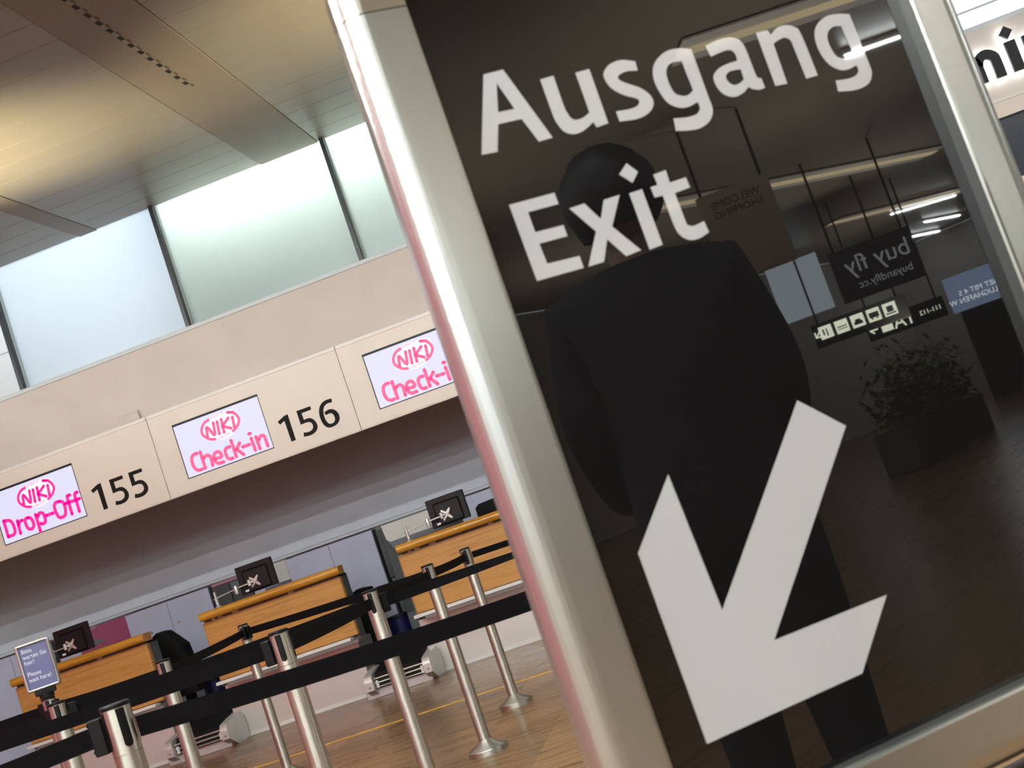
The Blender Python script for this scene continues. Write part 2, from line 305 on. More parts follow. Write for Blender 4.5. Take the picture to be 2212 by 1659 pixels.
# plain strips that run towards the windows, with the slot diffuser
BANDS = [(-4.90, -4.72), (-3.0, -2.424)]
MB().bbox(-3.0, -2.424, 9.452, 10.9, ZC - 0.005, ZC + 0.02, 0.002).build('ceiling_band', M_BAND, ceiling)
MB().bbox(-3.0, -2.424, 3.0, 9.448, ZC - 0.005, ZC + 0.02, 0.002).build('ceiling_band', M_BAND, ceiling)
MB().bbox(-4.90, -4.72, 3.0, 10.9, ZC - 0.004, ZC + 0.02, 0.002).build('ceiling_band', M_BAND, ceiling)
dif = MB().box(-2.735, -2.705, 6.2, 8.67, ZC - 0.0062, ZC - 0.0052).build('slot_diffuser', M_CEIL, ceiling)
dark = MB().box(-0.021, 0.009, -0.032, 0.032, -0.0018, 0).build('diffuser_slot', M_DARKGAP, dif); dark.location = (-2.716, 6.25, ZC - 0.0063)
dim = MB().box(0.006, 0.024, -0.026, 0.026, -0.0018, 0).build('diffuser_slot', pm('slot_inner', (0.10, 0.085, 0.05), 0.7), dif); dim.location = (-2.716, 6.325, ZC - 0.0063)
for i in range(1, 17):
    for q in (dark, dim):
        c = q.copy(); COL.objects.link(c); c.parent = dif; c.location.y += 0.1475 * i
for y in (7.07, 7.88):
    MB().box(-2.77, -2.67, y - 0.003, y + 0.003, ZC - 0.006, ZC - 0.005).build('diffuser_joint', pm('joint_brown', (0.22, 0.13, 0.07), 0.7), dif)
# pillowed metal strips between the bands
def strip_mesh(x0, x1): return MB().bbox(x0, x1, 0, 0.2985, 0, 0.02, 0.002)
for x0, x1 in ((-7.4, -4.905), (-4.715, -3.005), (-2.419, -0.4), (-0.39, 3.2)):
    s0 = strip_mesh(x0, x1).build('ceiling_strip', M_CEIL, ceiling); s0.location = (0, 10.58, ZC)
    for k in range(1, 20):
        c = s0.copy(); COL.objects.link(c); c.parent = ceiling; c.location = (0, 10.58 - 0.3 * k, ZC)

# upper wall with window sill, mullions and panes
X0W, X1W = -11.2, 8.4
struct(MB().box(X0W, X1W, WY, WY + 0.12, 3.0, 3.672).build('wall_front', M_UPWALL))
struct(MB().bbox(X0W, X1W, WY - 0.012, WY + 0.16, 3.672, 3.711, 0.004).build('trim_1', M_SILL))
mull = [-9.35, -7.61, -5.867, -4.125, -2.374, -0.63, 1.12, 2.87, 4.62, 6.37]
for i in range(len(mull) - 1):
    wn = struct(link('window_%d' % (i + 1), None)); wn.location = (mull[i], WY + 0.02, 3.711)
    wd = mull[i + 1] - mull[i]; h = ZC - 3.711
    MB().bbox(-0.02, 0.02, 0, 0.13, 0, h + 0.02, 0.003).build('mullion', M_MULL, wn)
    MB().box(0.02, 0.026, 0.06, 0.13, 0, h).build('seal', M_SILL, wn)
    MB().box(0.026, wd - 0.021, 0.105, 0.113, 0, h + 0.02).build('pane', M_CLEAR if i == 1 or i >= 6 else (M_FROSTG if i in (3, 4, 5) else M_FROST), wn)
    if i >= 6:
        MB().bbox(0.026, wd - 0.021, 0.085, 0.104, 0.165, 0.18, 0.003).build('transom', M_SILL, wn)
# tiled white wall outside, seen through the clear pane
tw = struct(link('wall_outside', None))
MB().box(-9.4, -5.9, 12.2, 12.3, 3.6, 6.0).build('backing', M_GREYMID, tw)
for ix in range(6):
    for iz in range(4):
        MB().bbox(-9.35 + ix * 0.56, -9.35 + ix * 0.56 + 0.553, 12.17, 12.2, 3.70 + iz * 0.55 - 0.32, 3.70 + iz * 0.55 + 0.223, 0.004).build('tile', M_WHITE, tw)
# unseen shaft and lamp, added to grade the green panes from bright to dim
sh = struct(link('wall_added_shaft', None))
MB().box(-4.13, 1.12, 11.45, 11.55, 3.6, 5.1).build('shaft_back', M_GREYLIGHT, sh)
MB().box(-4.13, 1.12, 10.95, 11.45, 3.70, 3.705).build('shaft_floor', M_GREYMID, sh)
MB().box(-4.17, -4.13, 10.94, 11.55, 3.6, 5.1).build('shaft_side', M_BACKWALL, sh)
MB().box(1.12, 1.16, 10.94, 11.55, 3.6, 5.1).build('shaft_side', M_BACKWALL, sh)
MB().box(-4.17, 1.16, 10.94, 11.55, 5.05, 5.15).build('shaft_lid', M_BACKWALL, sh)
MB().box(-4.0, 1.0, 11.1, 11.3, 5.0, 5.04).build('added_shaft_lamp', emit('added_shaft_glow', (0.97, 1.0, 1.0), 6.2), sh)

# booth behind the fascia
struct(MB().box(X0W, X1W, 12.65, 12.8, 1.483, 3.7).build('wall_back', M_BACKWALL))
struct(MB().box(X0W, X1W, WY + 0.12, 12.8, 3.55, 3.7).build('ceiling_booth', pm('dark_soffit', (0.06, 0.05, 0.045), 0.8)))
struct(MB().box(X0W, X1W, 12.66, 12.8, 0.0, 1.483).build('wall_back_lower', pm('lilac_grey', (0.42, 0.38, 0.43), 0.6)))  # lower rear wall in one even lilac-grey colour
struct(MB().box(X0W - 0.1, X0W, 10.6, 12.8, 0, 3.7).build('wall_booth_left', M_BACKWALL))
struct(MB().box(X1W, X1W + 0.1, 10.6, 12.8, 0, ZC).build('wall_booth_right', M_BACKWALL))
struct(MB().bbox(X0W, X1W, 12.60, 12.66, 1.447, 1.478, 0.004).build('trim_2', pm('rail_grey', (0.56, 0.57, 0.60), 0.5)))
# hall walls out of view: sides and a far end with openings assumed for daylight
M_HALL = speckled('hall_wall', (0.46, 0.44, 0.41), (0.50, 0.48, 0.44), 0.7, 1)
struct(MB().box(HX0 - 0.2, HX0, HY0, 13, 0, ZC).build('wall_left', M_HALL))
struct(MB().box(HX0, X0W, 10.9, 11.1, 0, ZC).build('wall_front_left', M_HALL))
struct(MB().box(X1W, HX1, 10.9, 11.1, 0, ZC).build('wall_front_right', M_HALL))
rw = struct(link('wall_rear', None))
MB().box(HX0, HX1, HY0 - 0.2, HY0, 0, 1.9).build('parapet', M_HALL, rw)
MB().box(HX0, HX1, HY0 - 0.2, HY0, 4.5, ZC).build('header', M_HALL, rw)
MB().box(4.0, HX1, HY0 - 0.2, HY0, 1.9, 4.5).build('infill', M_HALL, rw)
for k in range(5):
    MB().box(HX0 + k * 4.1, HX0 + k * 4.1 + 0.5, HY0 - 0.2, HY0, 1.9, 4.5).build('pier', M_HALL, rw)
struct(MB().box(HX1, HX1 + 0.2, HY0, 11, 0, ZC).build('wall_right', M_HALL))

# yellow waiting line
tag(MB().box(-12.0, 5.0, 8.592, 8.652, -0.001, 0.0012).build('floor_line', M_YELLOW), 'thin yellow waiting line taped across the brown floor', 'line')

# ================================================================ FASCIA UNITS
def glyph(key): return [crom(c) for c in [[(k, x / 10000, y / 10000) for k, x, y in cc] for cc in GL['G'][key]]]
D0 = {'1': glyph('d1'), '5': glyph('d5'), '6': glyph('d6')}
def digits(parent, txt, x0):
    """outlines shifted so that the first digit starts at local x0"""
    base = -3.5683
    off = {'1': -3.5683, '5': -3.3783, '6': None}
    for i, ch in enumerate(txt):
        m = MB(); xs = x0 + (0, 0.190, 0.388)[i]
        f = lambda u, v, d: (u, -0.0012 * d, v)
        if ch in D0:
            cs = D0[ch]; mn = min(p[0] for p in cs[0])
            m.fill([[(p[0] - mn + xs, p[1]) for p in c] for c in cs], f, 1)
        else:
            z0 = 2.372
            if ch == '7': sh = [[(0.0, .245), (.16, .245), (.16, .215), (.075, 0), (.03, 0), (.112, .205), (0.0, .205)]]
            elif ch == '8':
                sh = []
                for cy, rr in ((.062, .058), (.182, .048)): sh += stroke([(.08 + rr*math.cos(a*math.pi/8), cy + rr*math.sin(a*math.pi/8)) for a in range(17)], .042)
            elif ch == '9':
                sh = stroke([(.08 + .055*math.cos(a*math.pi/8), .18 + .055*math.sin(a*math.pi/8)) for a in range(17)], .042) + stroke([(.135, .18), (.13, .10), (.09, .03), (.03, .015)], .042)
            else:
                sh = stroke([(.08 + .055*math.cos(a*math.pi/8), .125 + .10*math.sin(a*math.pi/8)) for a in range(17)], .042)
            for q in sh:
                m.add([(p[0] + xs, -0.0012, p[1] + z0) for p in q], [tuple(range(len(q)))])
        m.build('digit', M_DIGIT, parent)
NUM = {-1: '154', 0: '155', 1: '156', 2: '157', 3: '158', 4: '159', 5: '160'}
def flat_strokes(m, key, wd, y, dx=0, dz=0):
    for l in GL['S'][key]:
        for q in stroke([(a / 10000 + dx, b / 10000 + dz) for a, b in l], wd):
            m.add([(p[0], y, p[1]) for p in q], [tuple(range(len(q)))])
def text_mesh(txt, size, mat, name, parent, loc, rot=(R(90), 0, 0), align='LEFT', sx=1.0, ext=0.0):
    cu = bpy.data.curves.new(name, 'FONT'); cu.body = txt; cu.size = size; cu.align_x = align; cu.extrude = ext; cu.resolution_u = 3
    tmp = bpy.data.objects.new(name, cu); COL.objects.link(tmp)
    dg = bpy.context.evaluated_depsgraph_get(); me = bpy.data.meshes.new_from_object(tmp.evaluated_get(dg))
    bpy.data.objects.remove(tmp); bpy.data.curves.remove(cu)
    me.materials.clear(); me.materials.append(mat)
    o = link(name, me, parent); o.location = loc; o.rotation_euler = rot; o.scale = (sx, 1, 1); return o
SW, SH = 0.861, 0.515
def screen(j, x, kind):
    lab = {'drop': 'lit display reading Drop-Off in magenta beside the number 155',
           'c1': 'lit display reading Check-in in pink beside the number 156',
           'c2': 'lit display reading Check-in, partly cut off by the black exit sign',
           'c3': 'lit display reading Check-in hidden behind the black exit sign',
           'c4': 'lit Check-in display farther right behind the black exit sign',
           'off': 'switched-off dark blue display at the right edge of the picture',
           'dl': 'lit Drop-Off display left of unit 155, beyond the picture edge'}[kind]
    t = thing('display_screen', (x, FY, 2.372), lab, 'screen', group='displays on the fascia')
    MB().box(0, SW, -0.004, 0.05, 0, SH).build('bezel', M_BLACK, t)
    if kind == 'off':
        MB().box(0.008, SW - 0.008, -0.0055, -0.003, 0.008, SH - 0.02).build('picture', M_SCREENOFF, t); return
    p = MB().box(0.009, SW - 0.003, -0.0055, -0.003, 0.006, SH - 0.020).build('picture', M_SCREEN, t)
    mat = M_MAGTXT if kind in ('drop', 'dl') else M_PINK
    h = MB(); hc = [(a / 10000, b / 10000) for a, b in GL['S']['halo'][0]]
    hc = crom([(0, *q) for q in hc]); h.add([(q[0], -0.006, q[1]) for q in hc], [tuple(range(len(hc)))]); h.build('logo_ground', M_SCREENW, p)
    for k in (0, 1):
        lg = MB()
        for q in stroke([(a / 10000, b / 10000) for a, b in GL['S']['ring1'][k]], 0.026, cap=False): lg.add([(u[0], -0.0066, u[1]) for u in q], [(0, 1, 2, 3)])
        if k: lg.add([(a / 10000, -0.0066, b / 10000) for a, b in GL['S']['tip'][0]], [(0, 1, 2, 3)])
        lg.build('logo_arc', mat, p)
    lt = MB(); flat_strokes(lt, 'niki1', 0.0275, -0.0070); lt.build('logo_letters', mat, p)
    text_mesh('THE SPIRIT OF', 0.030, mat, 'logo_line', p, (0.352, -0.0068, 0.443), sx=0.80).rotation_euler = (R(90), R(-4), 0)
    text_mesh('FLYNIKI.COM', 0.030, mat, 'logo_line', p, (0.368, -0.0068, 0.240), sx=0.80).rotation_euler = (R(90), R(-6), 0)
    wd = MB(); flat_strokes(wd, 'dropoff' if kind in ('drop', 'dl') else 'checkin', 0.032, -0.0066); wd.build('lettering', mat, p)
FL = {-1: 'cream fascia panel beyond the left picture edge', 0: 'cream fascia panel holding the Drop-Off display', 1: 'cream fascia panel holding the fully visible Check-in display',
      2: 'cream fascia panel cut off by the exit sign frame', 3: 'cream fascia panel wholly behind the exit sign, left one', 4: 'cream fascia panel wholly behind the exit sign, right one', 5: 'cream fascia panel holding the switched-off display at far right'}
KIND = {-1: 'dl', 0: 'drop', 1: 'c1', 2: 'c2', 3: 'c3', 4: 'c4', 5: 'off'}
for j in range(-1, 6):
    x = SEAM0 + MOD * (j - 2)          # left seam of the unit
    x0 = SEAM0 + MOD * (j - 2)
    fp = thing('fascia_panel', (x0, FY, 0), FL[j], 'panel', group='fascia panels over the desks')
    # board with an opening for the screen
    a, b, zb, zt = 0.003, MOD - 0.003, 2.262, 3.017
    sx0, sx1, sz0, sz1 = 0.216, 0.216 + SW + 0.004, 2.370, 2.372 + SH + 0.002
    bd = MB()
    for q in ((a, sx0, zb, zt), (sx1, b, zb, zt), (sx0, sx1, zb, sz0), (sx0, sx1, sz1, zt)): bd.box(q[0], q[1], 0, 0.03, q[2], q[3])
    bd.build('board', M_FASCIA, fp)
    MB().bbox(a, b, -0.002, 0.034, zt + 0.001, zt + 0.034, 0.003).build('top_lip', M_LIP, fp)
    MB().bbox(a, b, -0.001, 0.034, zb - 0.014, zb - 0.001, 0.002).build('bottom_lip', M_FASCIA, fp)
    digits(fp, NUM[j], 1.1853)
    screen(j, x0 + 0.218, KIND[j])
# back frame that carries the panels
struct(MB().box(X0W, X1W, FY + 0.036, FY + 0.05, 2.26, 3.05).build('trim_3', M_DARKGAP))
# small cream junction box on top of the fascia by the seam of 155
jb = thing('junction_box', (-5.02, FY + 0.02, 3.052), 'small cream box standing on the fascia above the number 155', 'box')
MB().bbox(0, 0.205, 0, 0.028, 0, 0.085, 0.006).build('body', M_UPWALL, jb)
MB().tube((0.21, 0.0, 0.005), (0.205, 0.0, 0.09), 0.004, 8).build('cable', pm('green_grey', (0.36, 0.37, 0.28), 0.6), jb)

# halo-lit wall lettering
ts = thing('wall_lettering', (0, WY, 0), 'black raised letters of the word Terminal with white halo on beige wall', 'lettering')
def tl(chars):
    sw = 0.088; zb = 3.205; xh = 0.262
    def put(quads, name='letter'):
        m = MB(); h = MB()
        for q in quads:
            n = len(q); vs = [(p[0], -0.095, p[1]) for p in q] + [(p[0], -0.055, p[1]) for p in q]
            m.add(vs, [tuple(range(n)), tuple(range(2*n - 1, n - 1, -1))] + [(i, (i + 1) % n, n + (i + 1) % n, n + i) for i in range(n)])
            h.add([(p[0], -0.053, p[1]) for p in q], [tuple(range(n))])
        L = m.build(name, M_BLACK, ts); h.build('halo', M_HALO, L)
    st = lambda x, z0, z1: [[(x, z0), (x + sw, z0), (x + sw, z1), (x, z1)]]
    arch = lambda x, w_: stroke([(x + sw/2, zb + 0.15), (x + sw/2 + 0.03, zb + xh - 0.055), (x + w_*0.55, zb + xh - 0.036), (x + w_ - 0.055, zb + xh - 0.07), (x + w_ - sw/2, zb + 0.14), (x + w_ - sw/2, zb)], sw*0.9, cap=False)
    xi = 3.420
    put(st(xi, zb, zb + xh)); put([[(xi + 0.044, zb + xh + 0.135), (xi + 0.098, zb + xh + 0.08), (xi + 0.044, zb + xh + 0.022), (xi - 0.012, zb + xh + 0.08)]])
    put(st(xi + 0.147, zb, zb + xh) + arch(xi + 0.147, 0.255))                       # n
    xm = xi - 0.063 - 0.40; put(st(xm, zb, zb + xh) + arch(xm, 0.245) + arch(xm + 0.16, 0.24))   # m
    xr = xm - 0.24; put(st(xr, zb, zb + xh) + stroke([(xr + .05, zb + .14), (xr + .09, zb + .21), (xr + .17, zb + .225)], sw*.9, cap=False))
    xe = xr - 0.29; put(stroke([(xe + .03, zb + .13), (xe + .21, zb + .13), (xe + .18, zb + .205), (xe + .11, zb + .225), (xe + .05, zb + .18), (xe + .04, zb + .10), (xe + .10, zb + .04), (xe + .21, zb + .05)], sw*.85, cap=False))
    xt = xe - 0.31; put(st(xt + 0.09, zb, zb + 0.36) + [[(xt, zb + .29), (xt + .27, zb + .29), (xt + .27, zb + .37), (xt, zb + .37)]])
    xa = xi + 0.46; put(st(xa + .15, zb, zb + .2) + stroke([(xa + .03, zb + .225), (xa + .13, zb + .225), (xa + .19, zb + .17)], sw*.85, cap=False) + stroke([(xa + .19, zb + .14), (xa + .09, zb + .13), (xa + .045, zb + .08), (xa + .09, zb + .04), (xa + .19, zb + .07)], sw*.8, cap=False))
    put(st(xa + 0.30, zb, zb + 0.38))
tl('')

# ================================================================ CHECK-IN DESKS
DESK_X = {j: -4.765 + 1.9 * (j - 1) for j in range(0, 6)}
DW = 1.345
def make_desk(lab):
    t = thing('check_in_desk', (0, 10.6, 0), lab, 'desk', group='oak check-in desks')
    # oak front with rounded upright edges
    pts = [(0.02, 0), (DW - 0.02, 0)] + [(DW - 0.02 + 0.02*math.sin(a), 0.02 - 0.02*math.cos(a)) for a in (0.5, 1.05, 1.57)] + [(DW, 0.06), (0, 0.06)] + [(0.02 - 0.02*math.cos(a), 0.02 - 0.02*math.sin(a)) for a in (0, 0.5, 1.05)]
    MB().prism(pts, 0.562, 1.087, 'z').build('front_panel', M_WOOD, t)
    # bullnose oak rail
    prof = [(-0.10 + 0.037 - 0.037*math.cos(a), 1.143 + 0.037*math.sin(a)) for a in [math.pi * k / 10 - math.pi/2 for k in range(11)]] + [(0.06, 1.180), (0.06, 1.106)]
    r = MB().prism(prof, 0.032, 1.382, 'x', True); r.build('hand_rail', M_RAIL, t, smooth=False)
    MB().box(0.02, DW - 0.02, 0.012, 0.06, 1.087, 1.108).build('recess', M_GREYMID, t)
    for bx, bw in ((0.10, 0.03), (0.16, 0.05), (0.30, 0.06), (0.62, 0.012), (0.85, 0.05)):
        MB().bbox(bx, bx + bw, 0.004, 0.03, 1.088, 1.106, 0.002).build('bracket', M_WHITE if bw > 0.02 else M_BLACK, t)
    MB().bbox(0.02, DW - 0.16, 0.06, 0.52, 1.150, 1.178, 0.004).build('worktop', M_GREYLIGHT, t)
    MB().box(-0.018, DW - 0.006, 0.062, 0.235, 0.50, 1.085).build('carcass', M_GREYMID, t)
    MB().bbox(-0.02, DW - 0.065, -0.05, 0.22, 0.527, 0.556, 0.003).build('bag_shelf', M_WHITE, t)
    MB().bbox(0.075, DW, -0.042, 0.25, 0.495, 0.526, 0.003).build('shelf_beam', pm('taupe', (0.20, 0.165, 0.15), 0.6), t)
    pl = MB().box(-0.055, 1.255, 0.2, 0.62, 0.028, 0.50).build('plinth', M_PLINTH, t)
    MB().box(-0.05, 1.25, 0.193, 0.2, 0.0, 0.03).build('kick_strip', M_WHITE, pl)
    # grey side cheek with black rubber edge at the right hand end
    MB().prism([(DW - 0.15, 1.085), (DW - 0.14, 1.112), (DW - 0.03, 1.112), (DW - 0.010, 1.102), (DW - 0.004, 1.085)], 0.10, 0.238, 'y').build('rubber_edge', M_BLACKMAT, t)
    MB().box(0.05, DW - 0.2, 0.10, 0.50, 1.085, 1.15).build('drawer_box', M_GREYMID, t)
    return t
DL = {0: 'oak check-in desk under the number 155 behind the waiting notice', 1: 'oak check-in desk under the number 156', 2: 'oak check-in desk nearest the exit sign, partly hidden by its frame',
      3: 'oak check-in desk wholly behind the exit sign, left one', 4: 'oak check-in desk wholly behind the exit sign, right one', 5: 'oak check-in desk at far right under number 160'}
d0 = make_desk(DL[0])
def place_copies(src, labels, xs):
    res = {}
    for i, (j, lab) in enumerate(labels.items()):
        o = src if i == 0 else copy_tree(src)
        o.location.x = xs[j]; o['label'] = lab; res[j] = o
    return res
place_copies(d0, DL, DESK_X)

# monitors on swivel arms, seen from behind
def make_monitor():
    t = thing('desk_monitor', (0, 10.9, 1.179), '', 'monitor', group='monitors on the desks')
    yb = 0.05
    mon = MB().bbox(0.305, 0.665, yb, yb + 0.045, 0.03, 0.29, 0.006).build('casing', M_MONITOR, t)
    ins = MB().bbox(0.365, 0.615, yb - 0.012, yb + 0.002, 0.04, 0.245, 0.010).build('rear_cover', M_BLACK, mon)
    MB().bbox(0.37, 0.61, yb - 0.014, yb - 0.006, 0.045, 0.235, 0.008).build('rear_inset', M_MONITOR, ins)
    MB().box(0.355, 0.39, yb - 0.0165, yb - 0.0125, 0.05, 0.068).build('sticker', M_WHITE, mon)
    # swivel arm
    MB().lathe([(0.0, 0), (0.03, 0), (0.03, 0.01), (0.018, 0.02), (0.015, 0.02), (0.015, 0.085), (0.0, 0.085)], 20, (0.075, 0, 0)).build('arm_post', M_SILVER, t)
    MB().lathe([(0, 0.085), (0.012, 0.085), (0.012, 0.145), (0.0, 0.146)], 20, (0.075, 0, 0)).build('post_top', M_SILVER, t)
    MB().lathe([(0.0, 0.078), (0.026, 0.078), (0.026, 0.086), (0.0, 0.086)], 20, (0.075, 0, 0)).build('collar', M_SILVER, t)
    a1 = MB().tube((0.075, 0, 0.088), (0.285, -0.01, 0.108), 0.007, 10).build('lower_arm', M_SILVER, t)
    MB().lathe([(0, 0.06), (0.018, 0.06), (0.02, 0.07), (0.02, 0.125), (0.016, 0.138), (0, 0.138)], 20, (0.29, -0.01, 0)).build('elbow', M_SILVER, a1)
    a2 = MB().tube((0.29, -0.01, 0.112), (0.42, 0.0, 0.118), 0.007, 10).build('upper_arm', M_SILVER, t)
    MB().lathe([(0, 0.095), (0.016, 0.095), (0.016, 0.15), (0.0, 0.15)], 18, (0.425, 0.0, 0)).build('wrist', M_SILVER, a2)
    x = MB(); cx, cz = 0.468, 0.122
    for a in (48, 132, 228, 312):
        ca, sa = math.cos(R(a)), math.sin(R(a))
        tipx, tipz = cx + 0.062*ca, cz + 0.062*sa; px, pz = -sa, ca
        q = [(cx + 0.017*px, cz + 0.017*pz), (tipx + 0.007*px, tipz + 0.007*pz), (tipx - 0.007*px, tipz - 0.007*pz), (cx - 0.017*px, cz - 0.017*pz)]
        x.prism(q, yb - 0.022, yb - 0.015, 'y')
    x.lathe([(0, 0), (0.017, 0), (0.017, 0.008), (0, 0.008)], 16, (0, 0, 0)) if False else None
    x.tube((cx, yb - 0.045, cz), (cx, yb - 0.015, cz), 0.017, 16)
    x.tube((0.425, -0.003, cz), (cx, yb - 0.04, cz), 0.010, 10)
    x.build('mount_plate', M_SILVER, t)
    return t
MLAB = {0: 'dark monitor on a silver arm right beside the waiting notice', 1: 'dark monitor on a silver arm on the desk under 156', 2: 'dark monitor on a silver arm on the desk beside the exit sign frame',
        3: 'dark monitor wholly behind the exit sign, left one', 4: 'dark monitor wholly behind the exit sign, right one', 5: 'dark monitor on the far right desk under 160'}
place_copies(make_monitor(), MLAB, {j: x - 0.005 for j, x in DESK_X.items()})

# ================================================================ BACK CABINETS AND PANELS
s2 = 1.012
def cabinet(x0, lab):
    t = thing('storage_cabinet', (x0, 12.36, 0), lab, 'cabinet', group='lilac cabinets behind the desks')
    MB().box(0, 0.968, 0.02, 0.24, 0.05, 1.424).build('body', M_GREYMID, t)
    MB().box(0.02, 0.95, 0.03, 0.23, 0.0, 0.05).build('base', M_BLACKMAT, t)
    for k in (0, 1):
        d = MB().bbox(0.002 + 0.484*k, 0.482 + 0.484*k, 0, 0.02, 0.07, 1.424, 0.002).build('door', M_DOOR, t)
        if k: MB().tube((0.555, -0.006, 1.18), (0.555, 0.004, 1.18), 0.013, 14).build('lock', pm('brass_lock', (0.35, 0.27, 0.16), 0.4, metal=0.7), d)
    return t
sc12 = 12.36 / 12.5
CL = {0: 'lilac double-door cabinet between desks 155 and 156', 1: 'pale double-door cabinet between desks 156 and 157', 2: 'pale double-door cabinet behind the desk nearest the exit sign', 3: 'pale cabinet behind the desks hidden by the exit sign, left one', 4: 'pale cabinet behind the desks hidden by the exit sign, right one', -1: 'lilac cabinet left of desk 155 at the picture edge'}
c0 = cabinet(0, CL[0])
place_copies(c0, CL, {j: -6.416 * sc12 + 1.88 * sc12 * j for j in CL})
# panels between the cabinets on the rear wall
for j in range(-1, 5):
    x = -6.416 * sc12 + 1.88 * sc12 * j
    gp = thing('wall_locker', (x - 0.86, 12.40, 0), ['grey locker left of the Drop-Off cabinet, beyond the picture edge', 'magenta-fronted locker behind the monitor beside the waiting notice', 'grey and beige locker behind the monitor under 156', 'grey locker behind the monitor by the exit sign frame', 'grey locker behind the exit sign, left one', 'grey locker behind the exit sign, right one'][j + 1], 'locker', group='lockers between the cabinets')
    MB().box(0, 0.855, 0.02, 0.2, 0.0, 1.44).build('body', M_GREYMID, gp)
    fr = M_MAGENTA if j == 0 else M_DOOR
    if j == 0:
        MB().bbox(0.26, 0.85, 0, 0.02, 0.9, 1.43, 0.002).build('front', M_MAGENTA, gp)
        MB().prism([(0.262, 1.235), (0.262, 1.37), (0.59, 1.245)], -0.004, -0.0005, 'y').build('grey_wedge', M_GREYMID, gp)
        MB().bbox(0.0, 0.255, 0, 0.02, 0.9, 1.43, 0.002).build('front', M_DOOR, gp)
    else:
        MB().bbox(0.0, 0.19, -0.02, 0.02, 0.9, 1.40, 0.003).build('front', M_GREYDARK, gp)
        MB().bbox(0.20, 0.42, -0.02, 0.02, 0.9, 1.33, 0.003).build('front', M_GREYDARK, gp)
        MB().bbox(0.43, 0.70, -0.005, 0.02, 0.9, 1.40, 0.003).build('front', M_DOOR, gp)
        MB().bbox(0.71, 0.85, -0.01, 0.02, 1.22, 1.43, 0.003).build('front', M_GREYLIGHT, gp)
        MB().box(0.55, 0.85, -0.008, 0.02, 0.9, 1.215).build('lower_front', pm('slate_blue', (0.10, 0.10, 0.17), 0.5), gp)
    if j in (0, 1): MB().box(0.0, 0.5, -0.008, 0.02, 1.405, 1.435).build('top_strip', pm('rose_strip', (0.36, 0.16, 0.22), 0.5), gp)
# dark column and pale housing left of the desk near the exit sign
dc = thing('service_column', (-3.19, 11.5, 0), 'dark grey service column left of the desk nearest the exit sign', 'column')
MB().bbox(-0.005, 0.31, 0, 0.2, 0, 1.385, 0.006).build('shaft', M_GREYDARK, dc)
MB().bbox(0.0, 0.305, -0.012, 0.0, 0.06, 0.55, 0.003).build('access_cover', M_GREYMID, dc)
hb = thing('equipment_housing', (-3.105, 11.26, 1.15), 'pale grey equipment housing behind the monitor beside the exit sign', 'housing')
pts = [(0, 0.25), (0.012, 0.115), (0.04, 0.085), (0.72, 0.085), (0.72, 0.25)]
MB().prism(pts, 0, 0.2, 'y').build('hood', M_GREYLIGHT, hb)
MB().prism([(0.012, 0.114), (0.04, 0.055), (0.06, 0.0), (0.72, 0.0), (0.72, 0.084), (0.04, 0.084)], 0.004, 0.19, 'y').build('lower_band', M_GREYMID, hb)
bb = thing('seat_back', (-2.26, 11.55, 0), 'black padded seat back behind the desk beside the exit sign', 'chair')
MB().prism([(0.0, 0.75), (0.0, 1.27), (0.04, 1.30), (0.30, 1.315), (0.44, 1.30), (0.46, 1.26), (0.46, 0.75)], 0, 0.07, 'y').build('back_pad', M_BLACKMAT, bb)
MB().tube((0.23, 0.03, 0.05), (0.23, 0.03, 0.78), 0.025, 12).build('column', M_BLACK, bb)
for a in range(5):
    MB().tube((0.23, 0.03, 0.07), (0.23 + 0.25*math.cos(a*1.257), 0.03 + 0.25*math.sin(a*1.257), 0.025), 0.018, 8).build('foot', M_BLACK, bb)

